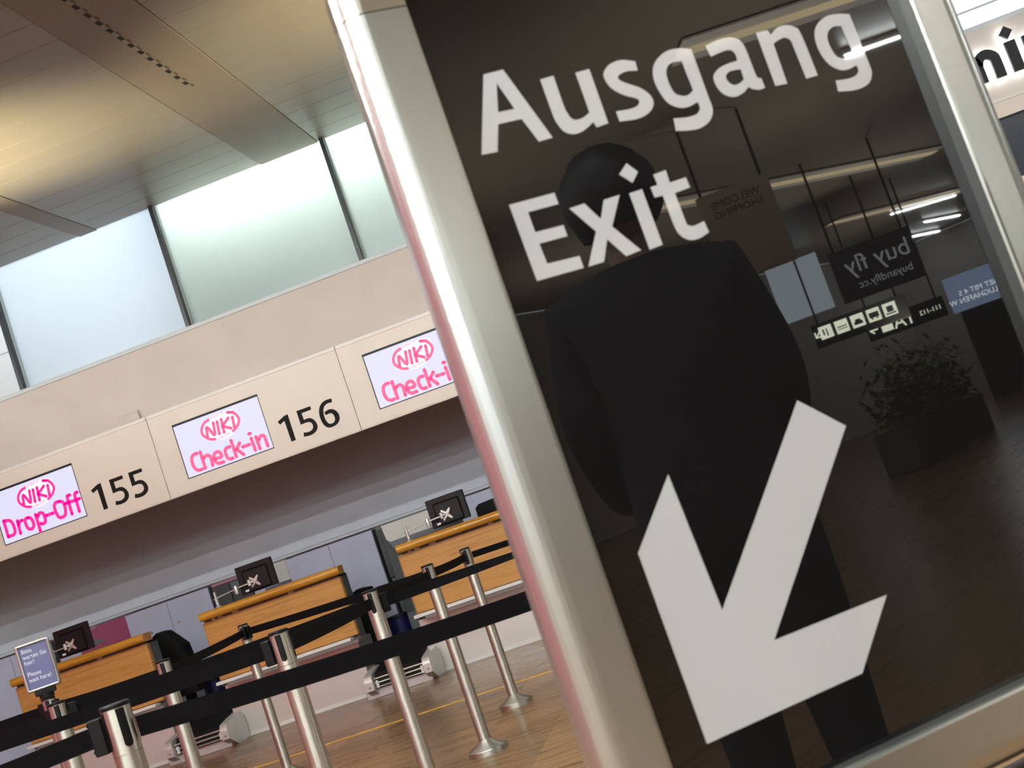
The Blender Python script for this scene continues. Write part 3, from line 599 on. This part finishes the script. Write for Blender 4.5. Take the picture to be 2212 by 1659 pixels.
# ================================================================ BAGGAGE CONVEYORS
def make_conveyor():
    t = thing('baggage_conveyor', (0, 10.35, 0), '', 'conveyor', group='low baggage conveyors between the desks')
    w_ = 0.605
    def cheek(x0, x1):
        pr = [(0.0, 0.08), (0.0, 0.155)] + [(0.06 - 0.06*math.cos(a), 0.155 + 0.06*math.sin(a)) for a in (0.4, 0.8, 1.2, 1.57)] + [(0.20, 0.235), (0.35, 0.25), (0.42, 0.19), (0.43, 0.0), (0.16, 0.0)]
        return MB().prism(pr, x0, x1, 'x')
    for a in ((0.0, 0.072), (w_ - 0.068, w_)):
        c = cheek(*a).build('end_cheek', M_STEELPANEL, t)
        MB().tube((a[0] + 0.036, -0.002, 0.11), (a[0] + 0.036, 0.002, 0.11), 0.007, 10).build('bolt', M_GREYDARK, c)
    MB().bbox(-0.045, w_ - 0.045, 0.10, 0.22, 0.0, 0.079, 0.004).build('front_kerb', M_STEELPANEL, t)
    MB().box(0.072, w_ - 0.068, 0.075, 0.2, 0.08, 0.175).build('throat', M_DARKGAP, t)
    for z in (0.092, 0.128, 0.166):
        MB().tube((0.074, 0.055, z), (w_ - 0.07, 0.055, z), 0.0075 if z > 0.1 else 0.005, 10).build('guard_bar', M_SILVER, t)
    for x in (0.095, w_ - 0.095):
        MB().bbox(x - 0.012, x + 0.012, 0.045, 0.065, 0.085, 0.15, 0.003).build('bar_clip', M_WHITE, t)
    MB().prism([(0.10, 0.175), (0.10, 0.205), (0.8, 0.335), (1.1, 0.36), (1.1, 0.32), (0.8, 0.30)], 0.08, w_ - 0.115, 'x').build('belt', M_BLACKMAT, t)
    MB().prism([(0.45, 0.0), (0.40, 0.24), (1.1, 0.41), (1.1, 0.0)], 0.0, 0.035, 'x').build('side_skirt', M_BLACK, t)
    MB().prism([(0.45, 0.0), (0.40, 0.24), (1.1, 0.41), (1.1, 0.0)], w_ - 0.112, w_ - 0.105, 'x').build('side_skirt', M_GREYDARK, t)
    MB().tube((0.09, 0.14, 0.19), (w_ - 0.085, 0.14, 0.19), 0.022, 14).build('roller', M_BLACKMAT, t)
    return t
VL = {0: 'low steel-ended baggage conveyor left of the desk under 156', 1: 'low steel-ended baggage conveyor right of the desk under 156', 2: 'baggage conveyor right of the desk by the exit sign', 3: 'baggage conveyor hidden behind the exit sign, left one', 4: 'baggage conveyor hidden behind the exit sign, right one'}
place_copies(make_conveyor(), VL, {j: -3.425 + 1.9 * (j - 1) for j in VL})
# dark hoods beside the conveyors
for j in VL:
    x = -3.425 + 1.9 * (j - 1)
    h = thing('belt_hood', (x, 11.24, 0), ['black curved belt hood between desks 155 and 156', 'black belt hood between desks 156 and 157', 'black belt hood right of the desk by the exit sign', 'black belt hood behind the exit sign, left one', 'black belt hood behind the exit sign, right one'][j], 'hood', group='black hoods over the conveyors')
    if j == 0:
        pr = [(-0.24, 0.5), (-0.24, 1.12), (-0.19, 1.145), (-0.12, 1.13), (-0.06, 1.06), (0.02, 0.96), (0.06, 0.5)]
    else:
        pr = [(-0.14, 0.5), (-0.14, 0.9), (-0.08, 0.92), (0.02, 0.9), (0.04, 0.5)]
    MB().prism(pr, 0.0, 0.18, 'y').build('shell', M_BLACKMAT, h)
    MB().box(-0.14, -0.06, 0.02, 0.16, 0.0, 0.5).build('stand', M_BLACK, h)
for j, xx in ((0, -5.45), (1, -3.47)):
    b = thing('waste_bin', (xx, 11.75, 0.0), ['navy waste bin behind the conveyor left of desk 156', 'navy waste bin behind the conveyor right of desk 156'][j], 'bin')
    MB().lathe([(0.0, 0.0), (0.10, 0.0), (0.125, 0.52), (0.13, 0.55), (0.115, 0.55), (0.10, 0.1), (0.0, 0.1)], 24, (0.12, 0, 0)).build('tub', M_NAVY, b)
    MB().lathe([(0.131, 0.53), (0.136, 0.535), (0.136, 0.555), (0.128, 0.556)], 24, (0.12, 0, 0)).build('rim', M_BLACK, b)

# ================================================================ QUEUE BARRIER POSTS
PR = 0.0325
def slot_patch(ang):
    m = MB(); r = PR + 0.0008; hw = 0.0098; z1, z0 = 0.998, 0.912
    rows = []
    zs = [z1, 0.95, z0 + hw] + [z0 + hw - hw*math.sin(a) for a in (0.4, 0.8, 1.2, 1.5)]
    ws = [hw, hw, hw] + [hw*math.cos(a) for a in (0.4, 0.8, 1.2, 1.5)]
    vs = []
    for z, ww in zip(zs, ws):
        for k in range(7):
            a = ang + (ww * (k/3 - 1)) / PR
            vs.append((r*math.cos(a), r*math.sin(a), z))
    fs = [(i*7 + k, i*7 + k + 1, (i + 1)*7 + k + 1, (i + 1)*7 + k) for i in range(len(zs) - 1) for k in range(6)]
    return m.add(vs, fs, True)
def make_post():
    t = thing('barrier_post', (0, 0, 0), '', 'post', group='steel queue barrier posts')
    b = MB().lathe([(0.0, 0.0), (0.106, 0.0), (0.106, 0.002), (0.106, 0.024), (0.104, 0.027), (0.060, 0.045), (0.040, 0.060), (PR, 0.068)], 48)
    bo = b.build('base', M_STEEL, t)
    MB().lathe([(PR, 0.045), (PR, 0.898)], 40).build('tube', M_STEEL, t)
    h = MB().lathe([(PR, 0.899), (PR, 1.0)], 40).build('head', M_STEEL, t)
    for k in range(4): slot_patch(k * math.pi/2).build('slot', M_BLACK, h)
    MB().lathe([(0.0, 1.0), (0.0335, 1.0), (0.0342, 1.003), (0.0335, 1.008), (0.030, 1.0105), (0.0, 1.012)], 40).build('cap', M_BLACK, t)
    return t
POSTS = {  # key: (x, y, slot turn in degrees, label)
    'front': (-1.425, 2.61, 43, 'nearest barrier post, large at the bottom left corner'),
    'big': (-1.489, 3.84, 10, 'second nearest barrier post in front of desk 156'),
    'third': (-1.535, 5.08, 6, 'third barrier post, between desk 156 and the blue bin'),
    'mid': (-1.590, 6.38, 4, 'barrier post with visible round base nearer to the camera'),
    'right': (-1.640, 7.62, 8, 'farthest barrier post in the row, round base on yellow line side'),
    'thin': (-3.20, 7.70, 20, 'slim-looking far barrier post in front of desk 156 left end'),
    'lmid': (-2.62, 5.32, 12, 'barrier post in front of the right end of desk 155'),
    'lnear': (-2.61, 4.38, 25, 'barrier post just right of the waiting notice'),
    'notice': (-3.43, 5.70, 15, 'barrier post that carries the waiting notice'),
    'hid': (0.12, 2.90, 12, 'barrier post hidden behind the black exit sign'),
    'left': (-2.62, 2.40, 12, 'barrier post beyond the left picture edge, nearest row'),
    'left2': (-3.30, 3.86, 12, 'barrier post beyond the left picture edge, second row'),
    'left3': (-4.10, 4.95, 12, 'barrier post beyond the left picture edge, third row'),
    'left4': (-4.85, 6.05, 12, 'barrier post beyond the left picture edge, last row'),
    'hid2': (-0.35, 8.1, 12, 'far barrier post hidden behind the black exit sign'),
    'hid3': (0.30, 6.9, 12, 'middle barrier post hidden behind the black exit sign'),
}
p0 = make_post(); first = True
for k, (x, y, a, lab) in POSTS.items():
    o = p0 if first else copy_tree(p0); first = False
    o.location = (x, y, 0); o.rotation_euler.z = R(-90 + a); o['label'] = lab

def belt(k0, k1, lab, z0=0.955, z1=0.955, sag=0.012, twist=0.0, clip=None, hgt=0.046):
    a, b = Vector(POSTS[k0][:2]), Vector(POSTS[k1][:2]); d = (b - a).normalized()
    pa, pb = a + d * (PR + 0.004), b - d * (PR + 0.004)
    t = thing('barrier_belt', (0, 0, 0), lab, 'belt', group='black queue barrier belts')
    m = MB(); n = 24; vs = []
    side = Vector((-d.y, d.x))
    for i in range(n + 1):
        s = i / n; p = pa.lerp(pb, s); z = z0 + (z1 - z0)*s - sag * 4*s*(1 - s)
        th = twist * s
        for u, w_ in ((-1, -1), (1, -1), (1, 1), (-1, 1)):
            hh = u * hgt/2; tt = w_ * 0.0009
            off = side * (hh*math.sin(th) + tt*math.cos(th)); zz = hh*math.cos(th) - tt*math.sin(th)
            vs.append((p.x + off.x, p.y + off.y, z + zz))
    fs = []
    for i in range(n):
        for k in range(4): fs.append((i*4 + k, i*4 + (k + 1) % 4, (i + 1)*4 + (k + 1) % 4, (i + 1)*4 + k))
    fs += [(0, 1, 2, 3), (n*4 + 3, n*4 + 2, n*4 + 1, n*4)]
    m.add(vs, fs).build('webbing', M_WEB, t)
    for p, dd, z, on in ((pa, d, z0, clip in ('a', 'ab')), (pb, -d, z1, clip in ('b', 'ab'))):
        if not on: continue
        c = p + dd * 0.014; ang = math.atan2(dd.y, dd.x)
        e = MB().bbox(-0.016, 0.016, -0.013, 0.013, -0.045, 0.036, 0.003).build('end_clip', M_BLACK, t)
        e.location = (c.x, c.y, z); e.rotation_euler.z = ang
        for k in range(5):
            MB().box(0.0155, 0.0175, -0.012, 0.012, -0.036 + k*0.015, -0.031 + k*0.015).build('rib', M_BLACK, e)
    return t
M_WEB = pm('black_webbing', (0.0035, 0.003, 0.0035), 0.85, spec=0.08); 
_n, _l, _b = nodes(M_WEB); bump(M_WEB, noise(M_WEB, mapping(M_WEB, (400, 400, 400)), 2), 0.15, 0.001)
belt('front', 'hid', 'wide near belt running from nearest post behind exit sign', 0.945, 0.93, 0.015)
belt('left', 'front', 'near belt from nearest post to the left picture edge', 0.955, 0.955, 0.02, clip='b')
belt('left2', 'big', 'belt from second nearest post across to the left edge', 0.955, 0.955, 0.005, clip='b')
belt('big', 'third', 'belt joining second and third posts', 0.955, 0.955, 0.005, clip='a')
belt('third', 'mid', 'belt joining third post and the post with visible base', 0.955, 0.955, 0.005)
belt('mid', 'right', 'belt joining the two posts with visible bases', 0.96, 0.955, 0.005, clip='b')
belt('right', 'hid2', 'belt from farthest post behind the exit sign', 0.955, 0.95, 0.005, hgt=0.04)
belt('third', 'hid3', 'twisted belt from third post behind the exit sign', 0.945, 0.93, 0.005, twist=math.pi, clip='a')
belt('lnear', 'third', 'belt from post right of the notice to third post', 0.955, 0.955, 0.005, clip='a')
belt('notice', 'lmid', 'belt from notice post to post before desk 155', 0.955, 0.955, 0.005, clip='a')
belt('lmid', 'thin', 'belt from post before desk 155 to slim far post', 0.955, 0.955, 0.005, clip='ab')
belt('thin', 'mid', 'belt from slim far post to post with visible base', 0.955, 0.96, 0.005, clip='a')
belt('left3', 'lnear', 'belt from post right of the notice to the left edge', 0.955, 0.955, 0.005, clip='b')
belt('left4', 'notice', 'belt from notice post to the left picture edge', 0.955, 0.955, 0.005, clip='b')

# ================================================================ WAITING NOTICE
nt = thing('waiting_notice', (-3.43, 5.70, 1.012), 'small framed notice asking to wait here, on a barrier post', 'sign', rz=R(20))
MB().lathe([(0.0, 0.0), (0.036, 0.0), (0.036, 0.022), (0.02, 0.03), (0.0, 0.03)], 24).build('socket', M_BLACK, nt)
MB().bbox(-0.05, 0.05, -0.012, 0.012, 0.018, 0.045, 0.004).build('clamp', M_BLACK, nt)
def frame_ring(m, x0, x1, z0, z1, wd, y0, y1, rr=0.012):
    def loop(ins, rad):
        a = []
        for cx, cz, st in ((x1 - ins - rad, z1 - ins - rad, 0), (x0 + ins + rad, z1 - ins - rad, 90), (x0 + ins + rad, z0 + ins + rad, 180), (x1 - ins - rad, z0 + ins + rad, 270)):
            for k in range(5): a.append((cx + rad*math.cos(R(st + 22.5*k)), cz + rad*math.sin(R(st + 22.5*k))))
        return a
    lo, li = loop(0, rr), loop(wd, 0.0015); n = len(lo)
    mid = loop(wd*0.5, rr*0.6)
    vs = [(x, y1, z) for x, z in lo] + [(x, (y0 + y1)/2, z) for x, z in lo] + [(x, y0, z) for x, z in mid] + [(x, (y0*0.7 + y1*0.3), z) for x, z in li] + [(x, y1, z) for x, z in li]
    fs = [(k*n + i, k*n + (i + 1) % n, (k + 1)*n + (i + 1) % n, (k + 1)*n + i) for k in range(4) for i in range(n)]
    return m.add(vs, fs, True)
frame_ring(MB(), -0.083, 0.083, 0.043, 0.285, 0.016, -0.016, 0.004).build('frame', M_ALU, nt)
pnl = MB().box(-0.07, 0.07, -0.006, 0.003, 0.056, 0.272).build('panel', pm('slate_blue_print', (0.115, 0.12, 0.235), 0.22), nt)
for i, ln in enumerate(('Bitte', 'warten Sie', 'hier!', '', 'Please', 'wait here!')):
    if ln: text_mesh(ln, 0.030, pm('pale_print', (0.62, 0.62, 0.66), 0.4), 'lettering', pnl, (-0.058, -0.0068, 0.236 - 0.0285*i), sx=0.88)

# ================================================================ EXIT SIGN
SYAW = R(28.0)
es = thing('exit_sign', (-0.096, 1.493, 0), 'large black exit sign with white arrow in a silver snap frame', 'sign', rz=SYAW)
U0, U1, Z0, Z1 = -0.085, 0.630, 0.708, 1.768
# glossy printed panel behind clear cover
M_PANEL = pm('black_poster_gloss', (0.0075, 0.0068, 0.0070), 0.012, ior=1.62)
M_LETTER = pm('grey_white_print', (0.52, 0.52, 0.53), 0.03, ior=1.55)
panel = MB().box(U0 - 0.01, U1 + 0.01, 0.0, 0.008, Z0 - 0.01, Z1 + 0.01).build('panel', M_PANEL, es)
for key in ('A', 'u', 's', 'g', 'a', 'n', 'g2', 'E', 'x', 'i', 'idot', 't', 'arrow'):
    cs = glyph(key); m = MB()
    m.fill(cs, lambda u, v, d: (u, -0.0004 * d, v), 1)
    m.build('arrow' if key == 'arrow' else 'letter', M_LETTER, panel)
# snap frame: profile (outward distance, local y)
PROF = [(0.0, 0.004), (0.0, -0.021), (0.002, -0.0245), (0.006, -0.0255), (0.050, -0.0255)] + [(0.052 + 0.033*math.sin(R(a)), 0.0075 - 0.033*math.cos(R(a))) for a in range(10, 91, 10)] + [(0.085, 0.020), (0.0, 0.020)]
def sweep(stations, mat, name):
    m = MB(); n = len(PROF); vs = []
    for (px, pz, ox, oz) in stations:
        for w_, y in PROF: vs.append((px + ox*w_, y, pz + oz*w_))
    fs = [(k*n + i, k*n + (i + 1) % n, (k + 1)*n + (i + 1) % n, (k + 1)*n + i) for k in range(len(stations) - 1) for i in range(n)]
    m.add(vs, fs, False); m.add(vs, [tuple(range(n)), tuple(range(len(vs) - 1, len(vs) - n - 1, -1))])
    return m.build(name, mat, es)
K, GAP = 0.034, 0.0008
sweep([(U0, Z0 + K, -1, 0), (U0, Z1 - K, -1, 0)], M_ALU, 'frame_rail')
sweep([(U1, Z0 + K, 1, 0), (U1, Z1 - K, 1, 0)], M_ALU, 'frame_rail')
sweep([(U0 + K, Z0, 0, -1), (U1 - K, Z0, 0, -1)], M_ALU, 'frame_rail')
sweep([(U0 + K, Z1, 0, 1), (U1 - K, Z1, 0, 1)], M_ALU, 'frame_rail')
for cx, cz, sx, sz in ((U0, Z1, -1, 1), (U1, Z1, 1, 1), (U0, Z0, -1, -1), (U1, Z0, 1, -1)):
    stt = [(cx, cz - sz*(K - 2*GAP), sx, 0)] + [(cx, cz, sx*math.cos(R(a)), sz*math.sin(R(a))) for a in range(0, 91, 15)] + [(cx - sx*(K - 2*GAP), cz, 0, sz)]
    sweep(stt, M_ALU2, 'frame_corner')
MB().box(U0 - 0.07, U1 + 0.07, 0.010, 0.02, Z0 - 0.06, Z1 + 0.06).build('back_board', M_GREYMID, es)
MB().bbox(U0 - 0.05, U1 + 0.05, -0.018, 0.018, Z0 - 0.118, Z0 - 0.094, 0.004).build('lower_crossbar', pm('dark_bronze', (0.05, 0.04, 0.025), 0.35, metal=0.6), es)
for x in (U0 + 0.1, U1 - 0.1):
    MB().tube((x, 0.03, 0.02), (x, 0.03, 1.5), 0.019, 18).build('upright', M_STEEL, es)
MB().bbox(U0, U1, -0.2, 0.26, 0.0, 0.018, 0.005).build('foot_plate', M_STEEL, es)

# ================================================================ HALL BEHIND THE CAMERA (lamps, boards that mirror in the sign)
lamp0 = thing('ceiling_light', (0, 0, ZC), 'long warm fluorescent ceiling light of the hall', 'light', group='fluorescent strips of the hall ceiling')
MB().bbox(-0.06, 0.06, -1.25, 1.25, -0.05, 0.02, 0.005).build('housing', M_WHITE, lamp0)
MB().bbox(-0.028, 0.028, -1.2, 1.2, -0.075, -0.052, 0.006).build('tube', M_LAMP, lamp0)
spots = [(x, y, 90) for x in (-11, -7.4, -3.8, -0.2) for y in (3.4, 0.4, -2.8, -6.4, -10.5)]  # unseen strips added to light the desks and fascia
spots += [(5.5, 5.0, 90), (11, 5.4, 90), (17, 5.0, 90), (24, 4.0, 90), (5, -9.5, 90), (12, -11.5, 90)]  # more unseen strips added to light the hall at right
spots += [(12.82, -3.02, -41), (32.4, -10.6, -83), (34.2, -12.0, -83), (28.0, -9.2, -60)]
for i, (x, y, a) in enumerate(spots):
    o = lamp0 if i == 0 else copy_tree(lamp0)
    o.location = (x, y, ZC); o.rotation_euler.z = R(a)
    if i >= 26: o.scale = (0.6, 0.32 if i == 26 else 0.8, 1)

lb = thing('assumed_lightbox', (-4.0, -1.0, 0), 'long pink light box assumed out of view left of the queue', 'light box', rz=R(25.3))  # assumed source out of view, tints posts and sign frame pink
MB().box(-0.16, 0.0, -0.1, 10.3, 0.0, 3.75).build('cabinet', M_GREYDARK, lb)
MB().box(0.0, 0.012, 0.0, 10.2, 0.10, 3.68).build('glow_face', M_ASSUMEDPINK, lb)

# boards that hang in the hall to the right and show up mirrored in the exit sign
M_BOARD = pm('board_black', (0.012, 0.012, 0.012), 0.5)
M_PICTO = emit('picto_white', (0.80, 0.86, 0.66), 5.5)
def board(name, cx, cy, z0, z1, wd, mat, label, cables=True, rz=241):
    t = thing(name, (cx, cy, z0), label, 'sign', rz=R(rz))
    b = MB().bbox(-wd/2, wd/2, 0, 0.12, 0, z1 - z0, 0.01).build('board', mat, t)
    if cables:
        for x in (-wd*0.42, wd*0.42): MB().tube((x, 0.06, z1 - z0), (x, 0.06, ZC - z0), 0.02, 8).build('hanger', M_BLACK, t)
    return t, b
t, b = board('wayfinding_board', 20.0, -7.9, 2.12, 2.56, 1.75, M_BOARD, 'black backlit wayfinding board with five pictograms, mirrored in exit sign')
for i in range(5): 
    q = MB().bbox(-0.56 + 0.30*i - 0.12, -0.56 + 0.30*i + 0.12, -0.006, 0.0, 0.13, 0.37, 0.004).build('pictogram', M_PICTO, b)
    m = MB(); x = -0.56 + 0.30*i
    if i == 0: m.box(x - .06, x + .06, -.009, -.006, .2, .31); m.box(x - .09, x + .09, -.009, -.006, .16, .185)
    elif i == 1: m.box(x - .09, x + .09, -.009, -.006, .2, .30); m.box(x - .06, x - .03, -.009, -.006, .17, .2); m.box(x + .03, x + .06, -.009, -.006, .17, .2)
    elif i == 2: m.box(x - .08, x + .08, -.009, -.006, .18, .24); m.box(x - .05, x + .05, -.009, -.006, .24, .28)
    elif i == 3: m.box(x - .09, x + .09, -.009, -.006, .24, .26); m.box(x - .09, x + .09, -.009, -.006, .2, .215)
    else: m.box(x - .03, x - .005, -.009, -.006, .17, .31); m.box(x + .03, x + .06, -.009, -.006, .2, .31)
    m.build('symbol', M_BOARD, q)
ar = MB()
for q in stroke([(.72, .33), (.84, .2)], .025) + stroke([(.84, .2), (.84, .29)], .025) + stroke([(.84, .2), (.75, .2)], .025): ar.add([(p[0], -.006, p[1]) for p in q], [tuple(range(len(q)))])
ar.build('arrow', M_PICTO, b)
t, b = board('gate_board', 22.1, -8.0, 1.98, 2.38, 1.55, M_BOARD, 'black backlit board reading 1A with aeroplane symbol, mirrored in exit sign')
text_mesh('1A', 0.36, M_PICTO, 'lettering', b, (-0.16, -0.006, 0.08))
MB().bbox(0.28, 0.50, -0.006, 0, 0.09, 0.31, 0.004).build('pictogram', M_PICTO, b)
text_mesh('111-112', 0.13, M_PICTO, 'lettering', b, (-0.70, -0.006, 0.16))
ar = MB()
for q in stroke([(.72, .2), (.58, .2)], .03) + stroke([(.72, .2), (.66, .26)], .03) + stroke([(.72, .2), (.66, .14)], .03): ar.add([(p[0], -.006, p[1]) for p in q], [tuple(range(len(q)))])
ar.build('arrow', M_PICTO, b)
t, b = board('advert_board', 17.5, -6.1, 2.52, 3.36, 1.32, pm('board_navy', (0.03, 0.03, 0.04), 0.5), 'dark advertising board reading buy fly on cables, mirrored in exit sign')
M_GREYTXT = emit('dim_white', (0.8, 0.8, 0.85), 0.9)
text_mesh('buy fly', 0.40, M_GREYTXT, 'lettering', b, (-0.58, -0.006, 0.42))
text_mesh('buyandfly.cc', 0.18, M_GREYTXT, 'lettering', b, (-0.52, -0.006, 0.16))
t, b = board('welcome_banner', 12.2, -5.1, 2.9, 4.03, 0.92, pm('banner_brown', (0.42, 0.33, 0.26), 0.7), 'brown welcome banner hanging in the hall, mirrored in exit sign')
text_mesh('WELCOME\nSHOPPING', 0.13, M_BOARD, 'lettering', b, (-0.32, -0.006, 0.92))
t, b = board('blue_billboard', 26.6, -8.2, 2.08, 2.9, 1.27, emit('billboard_blue', (0.36, 0.48, 0.72), 1.5), 'backlit blue billboard with white lettering, mirrored in exit sign', cables=False)
MB().box(-0.5, 0.5, 0.02, 0.1, -2.08, 0).build('stand', M_GREYDARK, t)
text_mesh('NET MIT 4 S\nFLUGHAFEN W', 0.17, emit('billboard_white', (0.9, 0.93, 1.0), 4.0), 'lettering', b, (-0.5, -0.006, 0.34))
t, b = board('window_glow_panel', 26.6, -12.3, 3.3, 4.75, 1.3, emit('window_daylight_glow', (0.62, 0.72, 0.78), 1.6), 'pale glowing panel standing in for a hall window, mirrored in exit sign', cables=False)  # glowing panel stands in for the daylit window at the hall end
for cx, cy, ln, a in ((18.5, -7.2, 7.0, 16), (27.5, -9.0, 6.0, 20), (10.6, -2.6, 3.0, 45)):
    t = thing('cove_light', (cx, cy, ZC - 0.02), 'warm ceiling cove light of the hall, mirrored in exit sign', 'light', rz=R(a), group='cove lights mirrored in the exit sign')
    MB().box(-ln/2, ln/2, -0.35, 0.35, 0, 0.02).build('tray', M_WHITE, t)
    MB().box(-ln/2, ln/2, -0.10, 0.10, -0.012, 0.0).build('glow_strip', emit('cove_glow', (1.0, 0.80, 0.45), 2.2), t)
# planters whose foliage shows dimly in the mirror
M_LEAF = speckled('leaf_green', (0.05, 0.10, 0.02), (0.12, 0.15, 0.03), 0.6, 9)
def planter(x, y, lab, sd):
    rnd = random.Random(sd)
    t = thing('planter', (x, y, 0), lab, 'plant')
    MB().bbox(-0.7, 0.7, -0.25, 0.25, 0, 0.55, 0.02).build('trough', M_GREYDARK, t)
    m = MB()
    for k in range(900):
        px, py = rnd.uniform(-.65, .65), rnd.uniform(-.25, .25); z = 0.55 + min(1.0, abs(rnd.gauss(0.2, 0.32))); a, e, L = rnd.uniform(0, 6.28), rnd.uniform(-.4, .9), rnd.uniform(.10, .2)
        d = Vector((math.cos(a)*math.cos(e), math.sin(a)*math.cos(e), math.sin(e))); s_ = d.cross(Vector((0, 0, 1))).normalized() * L * 0.22; p = Vector((px, py, z))
        m.add([p, p + d*L*.5 + s_, p + d*L, p + d*L*.5 - s_], [(0, 1, 2, 3)])
    f = m.build('foliage', M_LEAF, t); f['kind'] = 'stuff'
planter(13.6, -4.6, 'leafy planter nearest the exit sign, mirrored dimly in it', 1)
planter(15.6, -5.0, 'leafy planter farther from the exit sign, mirrored dimly in it', 2)

# ================================================================ PERSON standing right of the camera, mirrored as a dark figure
pp = thing('person', (1.19, 0.715, 0), 'person in dark coat standing right of the camera, mirrored in sign', 'person', rz=R(56))
def skin(name, verts, edges, rad, mat, parent, root=0, sub=2):
    me = bpy.data.meshes.new(name); me.from_pydata(verts, edges, []); me.materials.append(mat)
    o = link(name, me, parent)
    md = o.modifiers.new('skin', 'SKIN'); md.use_smooth_shade = True
    lay = me.skin_vertices[0].data
    for i, r_ in enumerate(rad): lay[i].radius = (r_, r_) if not isinstance(r_, tuple) else r_
    lay[root].use_root = True
    s = o.modifiers.new('sub', 'SUBSURF'); s.levels = sub; s.render_levels = sub
    return o
M_COAT = speckled('dark_coat', (0.010, 0.010, 0.014), (0.014, 0.013, 0.017), 0.85, 30)
M_SKIN = pm('skin', (0.48, 0.27, 0.19), 0.5); M_HAIR = pm('dark_hair', (0.010, 0.008, 0.007), 0.55); M_SHOE = pm('shoe_black', (0.01, 0.01, 0.01), 0.4)
V = [(0,0,.98),(0,0,1.12),(0,.01,1.32),(0,.01,1.50),(0,0,1.60),          # pelvis..neck base
     (.10,0,.93),(.11,-.01,.52),(.115,.01,.12),(-.10,0,.93),(-.11,-.01,.52),(-.115,.01,.12),
     (.19,.01,1.50),(.235,.02,1.22),(.20,-.10,1.02),(-.19,.01,1.50),(-.235,.02,1.22),(-.20,-.10,1.02)]
E = [(0,1),(1,2),(2,3),(3,4),(0,5),(5,6),(6,7),(0,8),(8,9),(9,10),(3,11),(11,12),(12,13),(3,14),(14,15),(15,16)]
RD = [(.22,.16),(.21,.15),(.22,.15),(.17,.125),.075,.14,.09,.06,.14,.09,.06,.09,.075,.055,.09,.075,.055]
skin('body', V, E, RD, M_COAT, pp)
hd = MB()
rows, cols = 14, 20
vs = []
for i in range(rows + 1):
    ph = math.pi * i / rows; z = 1.735 + 0.118*math.cos(ph)
    for j in range(cols):
        th = 2*math.pi*j/cols; wx = 0.076*math.sin(ph)*(1 - 0.18*max(0, -math.cos(ph))); wy = 0.096*math.sin(ph)
        x, y = wx*math.cos(th), wy*math.sin(th)
        if y < 0 and abs(x) < 0.02 and -0.02 < z - 1.72 < 0.03: y -= 0.018          # nose
        if y < -.04 and abs(abs(x) - 0.032) < 0.014 and abs(z - 1.745) < 0.014: y += 0.008   # eye sockets
        vs.append((x, y, z))
hd.add(vs, [(i*cols + j, i*cols + (j + 1) % cols, (i + 1)*cols + (j + 1) % cols, (i + 1)*cols + j) for i in range(rows) for j in range(cols)], True)
ho = hd.build('head', M_SKIN, pp)
MB().tube((0, 0.01, 1.56), (0, 0.0, 1.66), 0.055, 16).build('neck', M_SKIN, pp)
for sx in (-1, 1):
    MB().lathe([(0, -.03), (.012, -.02), (.016, 0), (.012, .02), (0, .03)], 10, (sx*0.078, 0.01, 1.735)).build('ear', M_SKIN, ho)
    MB().lathe([(0, -.009), (.008, -.004), (.009, 0), (.008, .004), (0, .009)], 10, (sx*0.031, -0.082, 1.745)).build('eye', M_HAIR, ho)
    skin('hand', [(sx*.20,-.10,1.02),(sx*.17,-.16,1.0),(sx*.12,-.20,1.01),(sx*.125,-.205,.99),(sx*.13,-.205,.97),(sx*.14,-.20,.955),(sx*.16,-.19,1.03)], [(0,1),(1,2),(1,3),(1,4),(1,5),(0,6)], [.03,.032,.010,.010,.010,.009,.011], M_SKIN, pp, 0, 1)
    MB().bbox(sx*.115 - .045, sx*.115 + .045, -.19, .08, 0, .085, .02).build('shoe', M_SHOE, pp)
MB().bbox(-.025, .025, -.092, -.082, 1.672, 1.68, .002).build('mouth', pm('lip', (.30,.12,.10), .5), ho)
hair = MB(); vs = []
for i in range(11):
    ph = math.pi * 0.72 * i / 10
    for j in range(24):
        th = 2*math.pi*j/24; front = max(0, -math.sin(th))
        k = 1.0 if i < 5 else 1.0 - 0.55*front*(i - 4)/6
        r_ = 0.128*math.sin(ph)*k + 0.006*math.sin(7*th + i)
        vs.append((r_*math.cos(th)*0.95, 0.02 + r_*math.sin(th)*1.02 + (0.03*front*(i - 4)/6 if i > 4 else 0), 1.755 + 0.135*math.cos(ph)))
hair.add(vs, [(i*24 + j, i*24 + (j + 1) % 24, (i + 1)*24 + (j + 1) % 24, (i + 1)*24 + j) for i in range(10) for j in range(24)], True)
hair.build('hair', M_HAIR, ho)
